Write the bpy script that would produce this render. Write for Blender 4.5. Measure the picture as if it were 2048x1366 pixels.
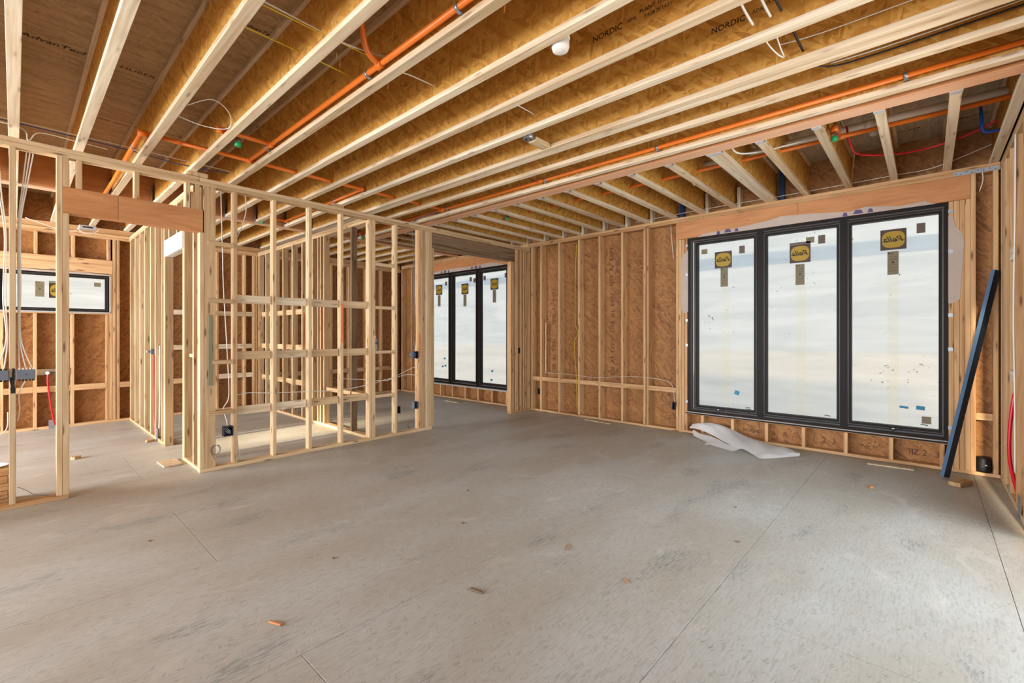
import bpy, bmesh, math, random
from mathutils import Matrix, Vector, Euler
random.seed(11)
S = bpy.context.scene
C = S.collection
for o in list(bpy.data.objects):
    bpy.data.objects.remove(o)

# ------------------------------------------------------------------ camera
CAM_H = 1.407
cd = bpy.data.cameras.new('camera'); cam = bpy.data.objects.new('camera', cd); C.objects.link(cam)
cd.sensor_width = 36.0; cd.lens = 16.0; cd.shift_y = -15.0 / 2048
cd.clip_start = 0.03; cd.clip_end = 200
cam.location = (0, 0, CAM_H)
cam.rotation_euler = (math.radians(90), 0, math.radians(42.43 - 90))
S.camera = cam

# ------------------------------------------------------------------ sky, daylight, fill lamps, exposure
S.view_settings.view_transform = 'Standard'; S.view_settings.look = 'None'
S.view_settings.exposure = 0.3; S.view_settings.gamma = 1.0
S.view_settings.use_curve_mapping = False
SKY = 1.08
w = bpy.data.worlds.new('overcast_sky'); S.world = w; w.use_nodes = True
nt = w.node_tree; nt.nodes.clear()
wo = nt.nodes.new('ShaderNodeOutputWorld'); bg = nt.nodes.new('ShaderNodeBackground')
tc = nt.nodes.new('ShaderNodeTexCoord'); sx = nt.nodes.new('ShaderNodeSeparateXYZ'); rp = nt.nodes.new('ShaderNodeValToRGB')
mr = nt.nodes.new('ShaderNodeMapRange'); mr.inputs['From Min'].default_value = -0.35; mr.inputs['From Max'].default_value = 0.45
nt.links.new(tc.outputs['Generated'], sx.inputs[0]); nt.links.new(sx.outputs['Z'], mr.inputs['Value'])
nt.links.new(mr.outputs[0], rp.inputs[0])
cr = rp.color_ramp
cr.elements[0].position = 0.0; cr.elements[0].color = (0.90, 0.80, 0.68, 1)
cr.elements[1].position = 1.0; cr.elements[1].color = (0.74, 0.83, 0.90, 1)
e = cr.elements.new(0.30); e.color = (0.90, 0.81, 0.70, 1)
e = cr.elements.new(0.42); e.color = (0.80, 0.80, 0.79, 1)
e = cr.elements.new(0.60); e.color = (0.76, 0.82, 0.86, 1)
nt.links.new(rp.outputs[0], bg.inputs['Color']); bg.inputs['Strength'].default_value = SKY
nt.links.new(bg.outputs[0], wo.inputs[0])

def area(name, loc, rot, sx_, sy_, power, col):
    l = bpy.data.lights.new(name, 'AREA'); l.shape = 'RECTANGLE'; l.size = sx_; l.size_y = sy_
    l.energy = power; l.color = col
    o = bpy.data.objects.new(name, l); C.objects.link(o); o.location = loc; o.rotation_euler = rot
    return o
# added fill lamps behind camera and at right; daylight from the open left bay
area('fill_behind_camera', (-5.1, 2.4, 1.6), (0, math.radians(-90), 0), 2.8, 6.0, 400, (0.88, 0.94, 1.0))
area('daylight_open_bay', (-5.1, 7.7, 1.6), (0, math.radians(-90), 0), 2.6, 3.4, 820, (0.93, 0.96, 1.0))
area('fill_right_side', (3.3, -2.6, 1.5), (math.radians(90), 0, math.radians(-14)), 4.2, 2.8, 215, (0.84, 0.93, 1.0))
# low warm sun that slips through the strip opening of the added mask wall behind the camera and reaches the floor behind the partition
sl = bpy.data.lights.new('low_sun', 'SUN'); sl.energy = 18.0; sl.angle = math.radians(4); sl.color = (1.0, 0.80, 0.52)
so = bpy.data.objects.new('low_sun', sl); C.objects.link(so); so.location = (-12, 6.6, 5)
so.rotation_euler = Vector((math.cos(math.radians(14)), 0.05, -math.sin(math.radians(14)))).to_track_quat('-Z', 'Y').to_euler()
S.cycles.use_denoising = True
S.cycles.max_bounces = 6; S.cycles.diffuse_bounces = 4; S.cycles.glossy_bounces = 2; S.cycles.transparent_max_bounces = 10
S.cycles.use_adaptive_sampling = True; S.cycles.adaptive_threshold = 0.05
S.cycles.sample_clamp_indirect = 6.0
S.cycles.caustics_reflective = False; S.cycles.caustics_refractive = False

# ------------------------------------------------------------------ materials
def srgb(r, g, b):
    f = lambda c: ((c / 255 + 0.055) / 1.055) ** 2.4 if c > 10 else c / 255 / 12.92
    return (f(r), f(g), f(b), 1)
class N:
    def __init__(s, name):
        s.m = bpy.data.materials.new(name); s.m.use_nodes = True; s.t = s.m.node_tree; s.t.nodes.clear()
        s.out = s.t.nodes.new('ShaderNodeOutputMaterial')
    def n(s, typ, **kw):
        nd = s.t.nodes.new('ShaderNode' + typ)
        for k, v in kw.items():
            if k.startswith('i_'):
                k = k[2:]; k = int(k) if k.isdigit() else k
                nd.inputs[k].default_value = v
            else: setattr(nd, k, v)
        return nd
    def l(s, a, b): s.t.links.new(a, b)
    def ramp(s, src, stops, interp='LINEAR'):
        r = s.n('ValToRGB'); r.color_ramp.interpolation = interp
        els = r.color_ramp.elements
        els[0].position = stops[0][0]; els[0].color = stops[0][1]
        els[1].position = stops[-1][0]; els[1].color = stops[-1][1]
        for p, c in stops[1:-1]:
            x = els.new(p); x.color = c
        s.l(src, r.inputs[0]); return r.outputs[0]
    def mix(s, fac, a, b, mode='MIX'):
        m = s.n('Mix', data_type='RGBA', blend_type=mode)
        for sock, v in ((m.inputs['Factor'], fac), (m.inputs[6], a), (m.inputs[7], b)):
            if hasattr(v, 'is_linked'): s.l(v, sock)
            else: sock.default_value = v
        return m.outputs[2]
    def math(s, op, a, b=0.5):
        m = s.n('Math', operation=op)
        for i, v in enumerate((a, b)):
            if hasattr(v, 'is_linked'): s.l(v, m.inputs[i])
            else: m.inputs[i].default_value = v
        return m.outputs[0]
    def coords(s, rand=True):
        t = s.n('TexCoord'); v = t.outputs['Object']
        if rand:
            oi = s.n('ObjectInfo'); cm = s.n('CombineXYZ')
            s.l(s.math('MULTIPLY', oi.outputs['Random'], 37.0), cm.inputs[0])
            s.l(s.math('MULTIPLY', oi.outputs['Random'], 91.0), cm.inputs[1])
            s.l(s.math('MULTIPLY', oi.outputs['Random'], 53.0), cm.inputs[2])
            va = s.n('VectorMath', operation='ADD'); s.l(v, va.inputs[0]); s.l(cm.outputs[0], va.inputs[1]); v = va.outputs[0]
            s.rnd = oi.outputs['Random']
        return v
    def mapv(s, v, scale=(1, 1, 1), rot=(0, 0, 0)):
        m = s.n('Mapping'); m.inputs['Scale'].default_value = scale; m.inputs['Rotation'].default_value = rot
        s.l(v, m.inputs['Vector']); return m.outputs[0]
    def rot(s, v, a):
        m = s.n('VectorRotate', rotation_type='Z_AXIS'); m.inputs['Angle'].default_value = math.radians(a)
        s.l(v, m.inputs['Vector']); return m.outputs[0]
    def noise(s, v, scale, detail=3, dist=0.0, rough=0.5):
        nz = s.n('TexNoise'); nz.inputs['Scale'].default_value = scale; nz.inputs['Detail'].default_value = detail
        nz.inputs['Distortion'].default_value = dist; nz.inputs['Roughness'].default_value = rough
        s.l(v, nz.inputs['Vector']); return nz.outputs['Fac']
    def voro(s, v, scale, out='Color', feature='F1'):
        vr = s.n('TexVoronoi', feature=feature); vr.inputs['Scale'].default_value = scale; s.l(v, vr.inputs['Vector'])
        return vr.outputs[out]
    def bump(s, h, strength, dist=0.002):
        b = s.n('Bump'); b.inputs['Strength'].default_value = strength; b.inputs['Distance'].default_value = dist
        s.l(h, b.inputs['Height']); return b.outputs[0]
    def bsdf(s, col, rough=0.6, metal=0.0, normal=None, spec=0.4):
        p = s.n('BsdfPrincipled')
        if hasattr(col, 'is_linked'): s.l(col, p.inputs['Base Color'])
        else: p.inputs['Base Color'].default_value = col
        if hasattr(rough, 'is_linked'): s.l(rough, p.inputs['Roughness'])
        else: p.inputs['Roughness'].default_value = rough
        p.inputs['Metallic'].default_value = metal; p.inputs['Specular IOR Level'].default_value = spec
        if normal: s.l(normal, p.inputs['Normal'])
        s.l(p.outputs[0], s.out.inputs[0]); return s.m

M = {}
def lumber(name, a, b, c, knots=0.8, contrast=1.0):
    k = N(name); v = k.coords()
    g1 = k.noise(k.mapv(v, (1.1, 34, 34)), 1.0, 2, 0.4)
    g2 = k.noise(k.mapv(v, (0.6, 9, 9)), 1.0, 1, 1.6)
    col = k.ramp(g2, [(0.30, a), (0.5, b), (0.72, c)])
    tint = k.ramp(k.rnd, [(0.0, (0.72, 0.66, 0.58, 1)), (0.25, (0.90, 0.85, 0.78, 1)), (0.5, (0.98, 0.95, 0.90, 1)), (0.75, (0.94, 0.95, 0.94, 1)), (1.0, (1.05, 1.04, 1.02, 1))])
    col = k.mix(1.0, col, tint, 'MULTIPLY')
    line = k.ramp(g1, [(0.34, (0.62, 0.48, 0.34, 1)), (0.50, (1, 1, 1, 1))])
    col = k.mix(0.42 * contrast, col, line, 'MULTIPLY')
    vr = k.n('TexVoronoi', feature='F1'); vr.inputs['Scale'].default_value = 1.0; k.l(k.mapv(v, (3.4, 17, 17)), vr.inputs['Vector'])
    kn = k.ramp(vr.outputs['Distance'], [(0.10, (1, 1, 1, 1)), (0.17, (0.25, 0.25, 0.25, 1)), (0.26, (0, 0, 0, 1))])
    col = k.mix(k.math('MULTIPLY', kn, knots), col, srgb(96, 58, 32))
    dirt = k.ramp(k.noise(k.mapv(v, (2, 9, 9)), 1.0, 2), [(0.56, (0, 0, 0, 1)), (0.78, (1, 1, 1, 1))])
    col = k.mix(k.math('MULTIPLY', dirt, 0.2), col, srgb(128, 108, 88))
    M[name] = k.bsdf(col, 0.62, 0, None, 0.3)
lumber('spruce', srgb(204, 176, 138), srgb(214, 188, 150), srgb(194, 160, 120))
lumber('spruce_warm', srgb(204, 164, 120), srgb(214, 176, 132), srgb(190, 148, 104))
lumber('flange', srgb(222, 204, 176), srgb(232, 218, 194), srgb(212, 188, 154), 0.5)
lumber('weathered', srgb(120, 98, 76), srgb(138, 116, 92), srgb(96, 78, 60), 0.6)
lumber('treated', srgb(128, 124, 98), srgb(142, 138, 110), srgb(112, 108, 84), 0.3)
lumber('white_block', srgb(226, 222, 214), srgb(236, 232, 226), srgb(214, 208, 198), 0.1)

def lvl(name, a, b):
    k = N(name); v = k.coords()
    g = k.noise(k.mapv(v, (1.0, 6, 6)), 1.0, 4, 2.0)
    col = k.ramp(g, [(0.3, a), (0.7, b)])
    sp = k.ramp(k.voro(k.mapv(v, (3, 16, 16)), 1.0, 'Distance'), [(0.05, (1, 1, 1, 1)), (0.10, (0, 0, 0, 1))])
    col = k.mix(k.math('MULTIPLY', sp, 0.5), col, srgb(120, 62, 30))
    ply = k.math('FRACT', k.math('MULTIPLY', k.n('SeparateXYZ').outputs[2], 1.0))
    f = k.noise(k.mapv(v, (2, 60, 60)), 1.0, 2)
    col = k.mix(0.25, col, k.ramp(f, [(0.35, (0.6, 0.5, 0.4, 1)), (0.6, (1, 1, 1, 1))]), 'MULTIPLY')
    M[name] = k.bsdf(col, 0.55, 0, None, 0.35)
lvl('lvl', srgb(184, 124, 76), srgb(204, 146, 96))
lvl('lvl_edge', srgb(222, 172, 136), srgb(232, 188, 154))

def osb(name, cols, flake=(7, 34), contrast=0.62, rough=0.6, extra=None, rand=True):
    k = N(name); v = k.coords(rand)
    vals = []
    for ang, sc in ((14, 1.0), (82, 1.15), (-40, 0.9)):
        vv = k.mapv(k.rot(v, ang), (flake[0] * sc, flake[1] * sc, 6))
        c = k.voro(vv, 1.0, 'Color')
        s_ = k.n('SeparateColor'); k.l(c, s_.inputs[0]); vals.append((s_.outputs[0], s_.outputs[1]))
    cur = vals[0][0]
    for i, (val, msk) in enumerate(vals[1:]):
        m = k.n('Mix', data_type='FLOAT')
        k.l(k.math('GREATER_THAN', msk, 0.55), m.inputs[0]); k.l(cur, m.inputs[2]); k.l(val, m.inputs[3]); cur = m.outputs[0]
    fine = k.noise(k.mapv(k.rot(v, 20), (30, 160, 20)), 1.0, 1)
    big = k.noise(v, 1.7, 1)
    h = k.math('ADD', k.math('MULTIPLY', k.math('ADD', k.math('MULTIPLY', k.math('SUBTRACT', cur, 0.5), contrast), 0.31), 1.0), k.math('ADD', k.math('MULTIPLY', fine, 0.26), k.math('MULTIPLY', big, 0.22)))
    st = [(0.18 + 0.72 * i / (len(cols) - 1), c) for i, c in enumerate(cols)]
    col = k.ramp(h, st)
    if extra: col = extra(k, v, col)
    M[name] = k.bsdf(col, rough, 0, None, 0.3)
    return k
osb('osb_wall', [srgb(96, 62, 34), srgb(144, 98, 56), srgb(158, 110, 64), srgb(172, 124, 76), srgb(150, 104, 60)], (11, 46), 0.5)
osb('osb_web', [srgb(138, 88, 30), srgb(190, 134, 56), srgb(206, 150, 68), srgb(220, 170, 88), srgb(196, 140, 62)], (9, 40), 0.45)
osb('osb_scrap', [srgb(170, 150, 120), srgb(205, 186, 154), srgb(222, 205, 176), srgb(200, 180, 148)])
def deck_extra(k, v, col):
    g = k.noise(k.mapv(v, (3, 26, 3)), 1.0, 3)
    col = k.mix(0.5, col, k.ramp(g, [(0.36, (0.62, 0.55, 0.45, 1)), (0.6, (1, 1, 1, 1))]), 'MULTIPLY')
    sp = k.ramp(k.noise(k.mapv(v, (14, 40, 6)), 1.0, 4), [(0.66, (0, 0, 0, 1)), (0.74, (1, 1, 1, 1))])
    ar = k.ramp(k.noise(v, 1.1, 2), [(0.58, (0, 0, 0, 1)), (0.72, (1, 1, 1, 1))])
    return k.mix(k.math('MULTIPLY', k.math('MULTIPLY', sp, ar), 0.6), col, srgb(205, 200, 194))
osb('osb_deck', [srgb(136, 112, 80), srgb(178, 152, 116), srgb(194, 168, 130), srgb(206, 182, 144)], (10, 60), 0.3, 0.6, deck_extra)
osb('osb_deck_grey', [srgb(146, 132, 112), srgb(184, 170, 148), srgb(200, 188, 166), srgb(210, 198, 178)], (10, 60), 0.3, 0.6, deck_extra)
def floor_extra(k, v, col):
    geo = k.n('NewGeometry').outputs['Position']
    str_ = k.noise(k.mapv(geo, (14, 95, 1), (0, 0, math.radians(5))), 1.0, 4, 0.6)
    col = k.mix(0.5, col, k.ramp(str_, [(0.34, (0.66, 0.62, 0.56, 1)), (0.52, (1, 1, 1, 1))]), 'MULTIPLY')
    big = k.noise(k.mapv(geo, (0.7, 1.5, 1)), 1.0, 3)
    col = k.mix(k.math('MULTIPLY', k.ramp(big, [(0.36, (0, 0, 0, 1)), (0.60, (1, 1, 1, 1))]), 0.55), col, srgb(164, 155, 139))
    blue = k.ramp(k.noise(k.mapv(geo, (1.3, 3.6, 1), (0, 0, math.radians(4))), 1.0, 1), [(0.60, (0, 0, 0, 1)), (0.70, (1, 1, 1, 1))])
    brk = k.ramp(str_, [(0.38, (1, 1, 1, 1)), (0.56, (0.15, 0.15, 0.15, 1))])
    col = k.mix(k.math('MULTIPLY', k.math('MULTIPLY', blue, brk), 0.55), col, srgb(116, 126, 128))
    dust = k.ramp(k.noise(k.mapv(geo, (1.6, 2.4, 1)), 1.0, 5, 1.8), [(0.60, (0, 0, 0, 1)), (0.80, (1, 1, 1, 1))])
    col = k.mix(k.math('MULTIPLY', dust, 0.5), col, srgb(218, 214, 204))
    for ang, sc in ((25, (13, 150, 1)), (-58, (15, 170, 1))):
        vr = k.n('TexVoronoi', feature='F1'); vr.inputs['Scale'].default_value = 1.0
        k.l(k.mapv(k.rot(geo, ang), sc), vr.inputs['Vector'])
        sp = k.n('SeparateColor'); k.l(vr.outputs['Color'], sp.inputs[0])
        m = k.math('MULTIPLY', k.ramp(vr.outputs['Distance'], [(0.16, (1, 1, 1, 1)), (0.30, (0, 0, 0, 1))]), k.math('GREATER_THAN', sp.outputs[0], 0.80))
        col = k.mix(k.math('MULTIPLY', m, 0.5), col, srgb(104, 92, 76))
        m = k.math('MULTIPLY', k.ramp(vr.outputs['Distance'], [(0.16, (1, 1, 1, 1)), (0.30, (0, 0, 0, 1))]), k.math('LESS_THAN', sp.outputs[0], 0.10))
        col = k.mix(k.math('MULTIPLY', m, 0.4), col, srgb(222, 216, 204))
    return col
osb('osb_floor', [srgb(170, 171, 166), srgb(183, 185, 181), srgb(189, 191, 188), srgb(195, 197, 194)], (16, 90), 0.12, 0.5, floor_extra)

def plain(name, col, rough=0.5, metal=0.0, var=0.0, scale=20, spec=0.4):
    k = N(name)
    if var:
        v = k.coords(); nz = k.noise(v, scale, 3)
        c2 = tuple(x * (1 - var) for x in col[:3]) + (1,)
        M[name] = k.bsdf(k.ramp(nz, [(0.3, c2), (0.7, col)]), rough, metal, None, spec)
    else: M[name] = k.bsdf(col, rough, metal, None, spec)
plain('cpvc', srgb(232, 120, 38), 0.32, 0, 0.08, 3)
plain('galv', srgb(168, 174, 180), 0.42, 0.75, 0.25, 30)
plain('galv_pale', srgb(214, 218, 224), 0.4, 0.5, 0.15, 30)
plain('window_black', srgb(25, 18, 16), 0.5, 0, 0.2, 6, 0.2)
plain('window_bead', srgb(84, 80, 78), 0.35, 0.1, 0.1, 6)
plain('sill_grey', srgb(170, 174, 176), 0.45, 0, 0.1, 10)
plain('box_blue', srgb(44, 54, 74), 0.5, 0, 0.15, 20)
plain('box_dark', srgb(22, 24, 30), 0.6)
plain('box_grey', srgb(112, 120, 130), 0.5, 0, 0.1, 20)
plain('cable_white', srgb(222, 218, 208), 0.5)
plain('cable_yellow', srgb(222, 188, 40), 0.5)
plain('cable_black', srgb(28, 28, 30), 0.5)
plain('cable_grey', srgb(98, 100, 106), 0.5)
plain('cable_blue', srgb(52, 78, 140), 0.5)
plain('pex_red', srgb(206, 24, 40), 0.3)
plain('pex_white', srgb(228, 226, 218), 0.35)
plain('pex_blue', srgb(30, 92, 200), 0.35)
plain('membrane_blue', srgb(26, 66, 112), 0.5, 0, 0.2, 12)
plain('pvc_white', srgb(228, 224, 214), 0.4, 0, 0.06, 5)
plain('cap_green', srgb(16, 148, 88), 0.4)
plain('chrome', srgb(200, 204, 208), 0.2, 0.9)
plain('wrap', srgb(188, 172, 160), 0.55, 0, 0.1, 6)
plain('wrap_print', srgb(86, 72, 120), 0.6)
plain('ink', srgb(40, 32, 26), 0.7)
plain('ink_soft', srgb(92, 60, 38), 0.7, 0, 0.35, 60)
plain('spray_orange', srgb(240, 118, 70), 0.7, 0, 0.12, 40)
plain('spray_black', srgb(26, 28, 34), 0.7, 0, 0.3, 30)
plain('sticker_brown', srgb(66, 46, 36), 0.5, 0, 0.1, 20)
plain('sticker_yellow', srgb(168, 138, 32), 0.5, 0, 0.1, 20)
plain('sticker_olive', srgb(126, 118, 92), 0.6, 0, 0.12, 30)
plain('sticker_taupe', srgb(104, 92, 82), 0.6, 0, 0.3, 60)
plain('tape_blue', srgb(46, 128, 160), 0.5)
plain('channel', srgb(34, 46, 62), 0.38, 0.25, 0.2, 3)
plain('channel_sheen', srgb(92, 124, 160), 0.3, 0.2)  # light blue paints a reflection along one side of the channel
plain('paper', srgb(236, 236, 240), 0.6)
plain('bottle_cap', srgb(240, 240, 242), 0.4)
plain('bottle_label', srgb(60, 96, 150), 0.5, 0, 0.3, 40)
plain('earth', srgb(196, 180, 162), 0.9, 0, 0.2, 2)

def film_mat():
    k = N('plastic_film'); v = k.coords()
    tr = k.n('BsdfTransparent'); tl = k.n('BsdfTranslucent'); df = k.n('BsdfDiffuse')
    tr.inputs[0].default_value = (0.95, 0.95, 0.95, 1)
    fold = k.noise(k.mapv(v, (0.7, 5, 5)), 1.0, 3, 1.0)
    k.l(k.ramp(fold, [(0.3, srgb(224, 228, 230)), (0.7, srgb(250, 250, 250))]), tl.inputs[0])
    m1 = k.n('MixShader'); m1.inputs[0].default_value = 0.8
    k.l(tr.outputs[0], m1.inputs[1]); k.l(tl.outputs[0], m1.inputs[2])
    sp = k.noise(v, 26, 4, 0.5); ar = k.noise(v, 2.2, 2)
    s_ = k.ramp(sp, [(0.665, (0, 0, 0, 1)), (0.69, (1, 1, 1, 1))]); a_ = k.ramp(ar, [(0.52, (0, 0, 0, 1)), (0.62, (1, 1, 1, 1))])
    df.inputs[0].default_value = srgb(70, 72, 74)
    m2 = k.n('MixShader'); k.l(k.math('MULTIPLY', k.math('MULTIPLY', s_, a_), 0.75), m2.inputs[0])
    k.l(m1.outputs[0], m2.inputs[1]); k.l(df.outputs[0], m2.inputs[2])
    k.l(m2.outputs[0], k.out.inputs[0]); M['film'] = k.m
film_mat()
def clear(name, tint, gloss, trans=0.0, tcol=(1, 1, 1, 1), rough=0.05):
    k = N(name); tr = k.n('BsdfTransparent'); gl = k.n('BsdfGlossy'); tr.inputs[0].default_value = tint; gl.inputs['Roughness'].default_value = rough
    m1 = k.n('MixShader'); m1.inputs[0].default_value = gloss
    k.l(tr.outputs[0], m1.inputs[1]); k.l(gl.outputs[0], m1.inputs[2]); out = m1.outputs[0]
    if trans:
        tl = k.n('BsdfTranslucent'); tl.inputs[0].default_value = tcol; df = k.n('BsdfDiffuse'); df.inputs[0].default_value = tcol
        ad = k.n('MixShader'); ad.inputs[0].default_value = 0.5 if name != 'poly_sheet' else 0.75; k.l(tl.outputs[0], ad.inputs[1]); k.l(df.outputs[0], ad.inputs[2])
        m2 = k.n('MixShader'); m2.inputs[0].default_value = trans
        k.l(out, m2.inputs[1]); k.l(ad.outputs[0], m2.inputs[2]); out = m2.outputs[0]
    k.l(out, k.out.inputs[0]); M[name] = k.m
clear('glass', (0.97, 0.98, 0.975, 1), 0.0)
clear('overhang_shade', (0.88, 0.92, 0.96, 1), 0.0, 0.12, srgb(190, 204, 220))  # bluish tint that paints the overhang's shade across the panes
clear('tape_clear', (1.0, 0.99, 0.96, 1), 0.0, 0.05, srgb(250, 246, 220))
clear('poly_sheet', (0.95, 0.96, 0.98, 1), 0.05, 0.95, srgb(252, 253, 255), 0.3)
clear('bottle_pet', (0.90, 0.94, 0.96, 1), 0.12, 0.5, srgb(230, 236, 240))

# ------------------------------------------------------------------ text meshes, made once while the scene is still small
TXT = {}
def make_text(key, s, shear=0.0, mirror=False, bold=0.0):
    cu = bpy.data.curves.new('lettering', 'FONT'); cu.body = s; cu.size = 1.0; cu.shear = shear; cu.offset = bold
    cu.align_x = 'CENTER'; cu.align_y = 'CENTER'; cu.resolution_u = 2
    ob = bpy.data.objects.new('lettering', cu); C.objects.link(ob)
    dg = bpy.context.evaluated_depsgraph_get(); me = bpy.data.meshes.new_from_object(ob.evaluated_get(dg))
    bpy.data.objects.remove(ob)
    xs = [v.co.x for v in me.vertices]; wd = max(xs) - min(xs); cx = (max(xs) + min(xs)) / 2
    ys = [v.co.y for v in me.vertices]; cy = (max(ys) + min(ys)) / 2
    for v in me.vertices:
        v.co.x = (v.co.x - cx) / wd * (-1 if mirror else 1); v.co.y = (v.co.y - cy) / wd
    TXT[key] = me
make_text('nordic', 'NORDIC', 0.0, False, 0.012); make_text('apa', 'APA'); make_text('plant', 'PLANT 1052', 0.0, False, 0.008); make_text('code', 'E4282E1431')
make_text('pella', 'Pella', 0.35, True, 0.008); make_text('advantech', 'AdvanTech', 0.25, False, 0.02); make_text('huber', 'HUBER', 0.1, False, 0.01)
make_text('r', 'R'); make_text('wallcode', 'OSB  A1  EXP1'); make_text('x', 'X'); make_text('tz', 'TZ'); make_text('numbers', '1  2  3')

# ------------------------------------------------------------------ builders
def tag(o, label=None, cat=None, group=None, kind=None):
    if label: o['label'] = label
    if cat: o['category'] = cat
    if group: o['group'] = group
    if kind: o['kind'] = kind
    return o
def link(name, me, mat, parent=None, loc=(0, 0, 0), rot=None):
    o = bpy.data.objects.new(name, me); C.objects.link(o)
    if mat and me is not None and len(me.materials) == 0: me.materials.append(M[mat])
    p = Vector(loc)
    if parent is not None:
        o.parent = parent
        q = parent
        base = Vector((0, 0, 0)); mats = []
        par = parent
        W = Matrix.Identity(4)
        chain = []
        while par is not None: chain.append(par); par = par.parent
        for a in reversed(chain):
            W = W @ (Matrix.Translation(a.location) @ a.rotation_euler.to_matrix().to_4x4())
        Wi = W.inverted(); L = Wi @ Matrix.Translation(p) @ (rot.to_4x4() if rot is not None else Matrix.Identity(4))
        o.location = L.to_translation(); o.rotation_euler = L.to_euler()
    else:
        o.location = p
        if rot is not None: o.rotation_euler = rot.to_euler()
    return o
def empty(name, loc=(0, 0, 0), rz=0.0):
    o = bpy.data.objects.new(name, None); C.objects.link(o); o.location = loc; o.rotation_euler = (0, 0, rz); o.empty_display_size = 0.1
    return o
BOX = {}
def box_mesh(a, b, c, bev, mat):
    key = (round(a, 4), round(b, 4), round(c, 4), bev, mat)
    if key in BOX: return BOX[key]
    bm = bmesh.new(); bmesh.ops.create_cube(bm, size=1.0)
    bmesh.ops.scale(bm, vec=(a, b, c), verts=bm.verts)
    if bev: bmesh.ops.bevel(bm, geom=bm.edges[:], offset=min(bev, 0.3 * min(a, b, c)), segments=1, affect='EDGES', profile=0.5)
    me = bpy.data.meshes.new('board'); bm.to_mesh(me); bm.free()
    me.materials.append(M[mat]); BOX[key] = me; return me
AX = [Vector((1, 0, 0)), Vector((0, 1, 0)), Vector((0, 0, 1))]
def box(name, x0, x1, y0, y1, z0, z1, mat, parent=None, bev=0.003):
    d = [abs(x1 - x0), abs(y1 - y0), abs(z1 - z0)]
    order = sorted(range(3), key=lambda i: -d[i])
    ex, ey = AX[order[0]], AX[order[1]]; ez = ex.cross(ey)
    rot = Matrix((ex, ey, ez)).transposed()
    me = box_mesh(d[order[0]], d[order[1]], d[order[2]], bev, mat)
    return link(name, me, None, parent, ((x0 + x1) / 2, (y0 + y1) / 2, (z0 + z1) / 2), rot)
def mesh_from(name, verts, faces, mat, parent=None, loc=(0, 0, 0), rot=None, smooth=False):
    me = bpy.data.meshes.new(name); me.from_pydata([tuple(v) for v in verts], [], faces); me.update()
    if smooth:
        for p in me.polygons: p.use_smooth = True
    return link(name, me, mat, parent, loc, rot)
def spline(pts, n=6):
    P = [Vector(p) for p in pts]
    if len(P) < 3: return P
    out = []
    for i in range(len(P) - 1):
        p0 = P[max(i - 1, 0)]; p1 = P[i]; p2 = P[i + 1]; p3 = P[min(i + 2, len(P) - 1)]
        for k in range(n):
            t = k / n
            out.append(0.5 * ((2 * p1) + (p2 - p0) * t + (2 * p0 - 5 * p1 + 4 * p2 - p3) * t * t + (3 * p1 - p0 - 3 * p2 + p3) * t ** 3))
    out.append(P[-1]); return out
def tube_data(pts, r, seg=8):
    P = [Vector(p) for p in pts]; V = []; F = []
    up = None
    for i, p in enumerate(P):
        d = (P[min(i + 1, len(P) - 1)] - P[max(i - 1, 0)])
        d = d.normalized() if d.length > 1e-9 else Vector((0, 0, 1))
        if up is None:
            up = d.orthogonal().normalized()
        else:
            up = (up - d * up.dot(d)); up = up.normalized() if up.length > 1e-6 else d.orthogonal().normalized()
        s = d.cross(up)
        rr = r[i] if isinstance(r, (list, tuple)) else r
        for k in range(seg):
            a = 2 * math.pi * k / seg; V.append(p + (up * math.cos(a) + s * math.sin(a)) * rr)
    for i in range(len(P) - 1):
        for k in range(seg):
            a = i * seg + k; b = i * seg + (k + 1) % seg
            F.append((a, b, b + seg, a + seg))
    F.append(tuple(reversed(range(seg)))); n = (len(P) - 1) * seg; F.append(tuple(n + k for k in range(seg)))
    return V, F
def tube(name, pts, r, mat, parent=None, seg=8, smooth_path=False, n=6):
    pts = spline(pts, n) if smooth_path else [Vector(p) for p in pts]
    o0 = Vector(pts[0])
    V, F = tube_data([p - o0 for p in pts], r, seg)
    o = mesh_from(name, V, F, mat, parent, o0)
    for p in o.data.polygons: p.use_smooth = len(p.vertices) == 4
    return o
def cable(label, pts, r, mat, group=None, name='cable', cat='cable'):
    return tag(tube(name, pts, r, mat, None, 6, True), label, cat, group)
def lathe(name, prof, mat, parent=None, loc=(0, 0, 0), rot=None, seg=16):
    V = []; F = []
    for r, z in prof:
        for k in range(seg):
            a = 2 * math.pi * k / seg; V.append((r * math.cos(a), r * math.sin(a), z))
    for i in range(len(prof) - 1):
        for k in range(seg):
            a = i * seg + k; b = i * seg + (k + 1) % seg; F.append((a, b, b + seg, a + seg))
    F.append(tuple(reversed(range(seg)))); n = (len(prof) - 1) * seg; F.append(tuple(n + k for k in range(seg)))
    o = mesh_from(name, V, F, mat, parent, loc, rot)
    for p in o.data.polygons: p.use_smooth = len(p.vertices) == 4
    return o
R_NEGX = Matrix(((0, 0, -1), (-1, 0, 0), (0, 1, 0)))      # print that faces -x and reads towards -y
R_NEGY = Matrix(((1, 0, 0), (0, 0, -1), (0, 1, 0)))       # print that faces -y and reads towards +x
R_DOWN = Matrix(((1, 0, 0), (0, -1, 0), (0, 0, -1)))      # print that faces down and reads towards +x
def lettering(key, width, loc, rot, mat, parent, name='stamp'):
    me = TXT[key].copy()
    for v in me.vertices: v.co *= width
    me.materials.clear(); me.materials.append(M[mat])
    return link(name, me, None, parent, loc, rot)
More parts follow.
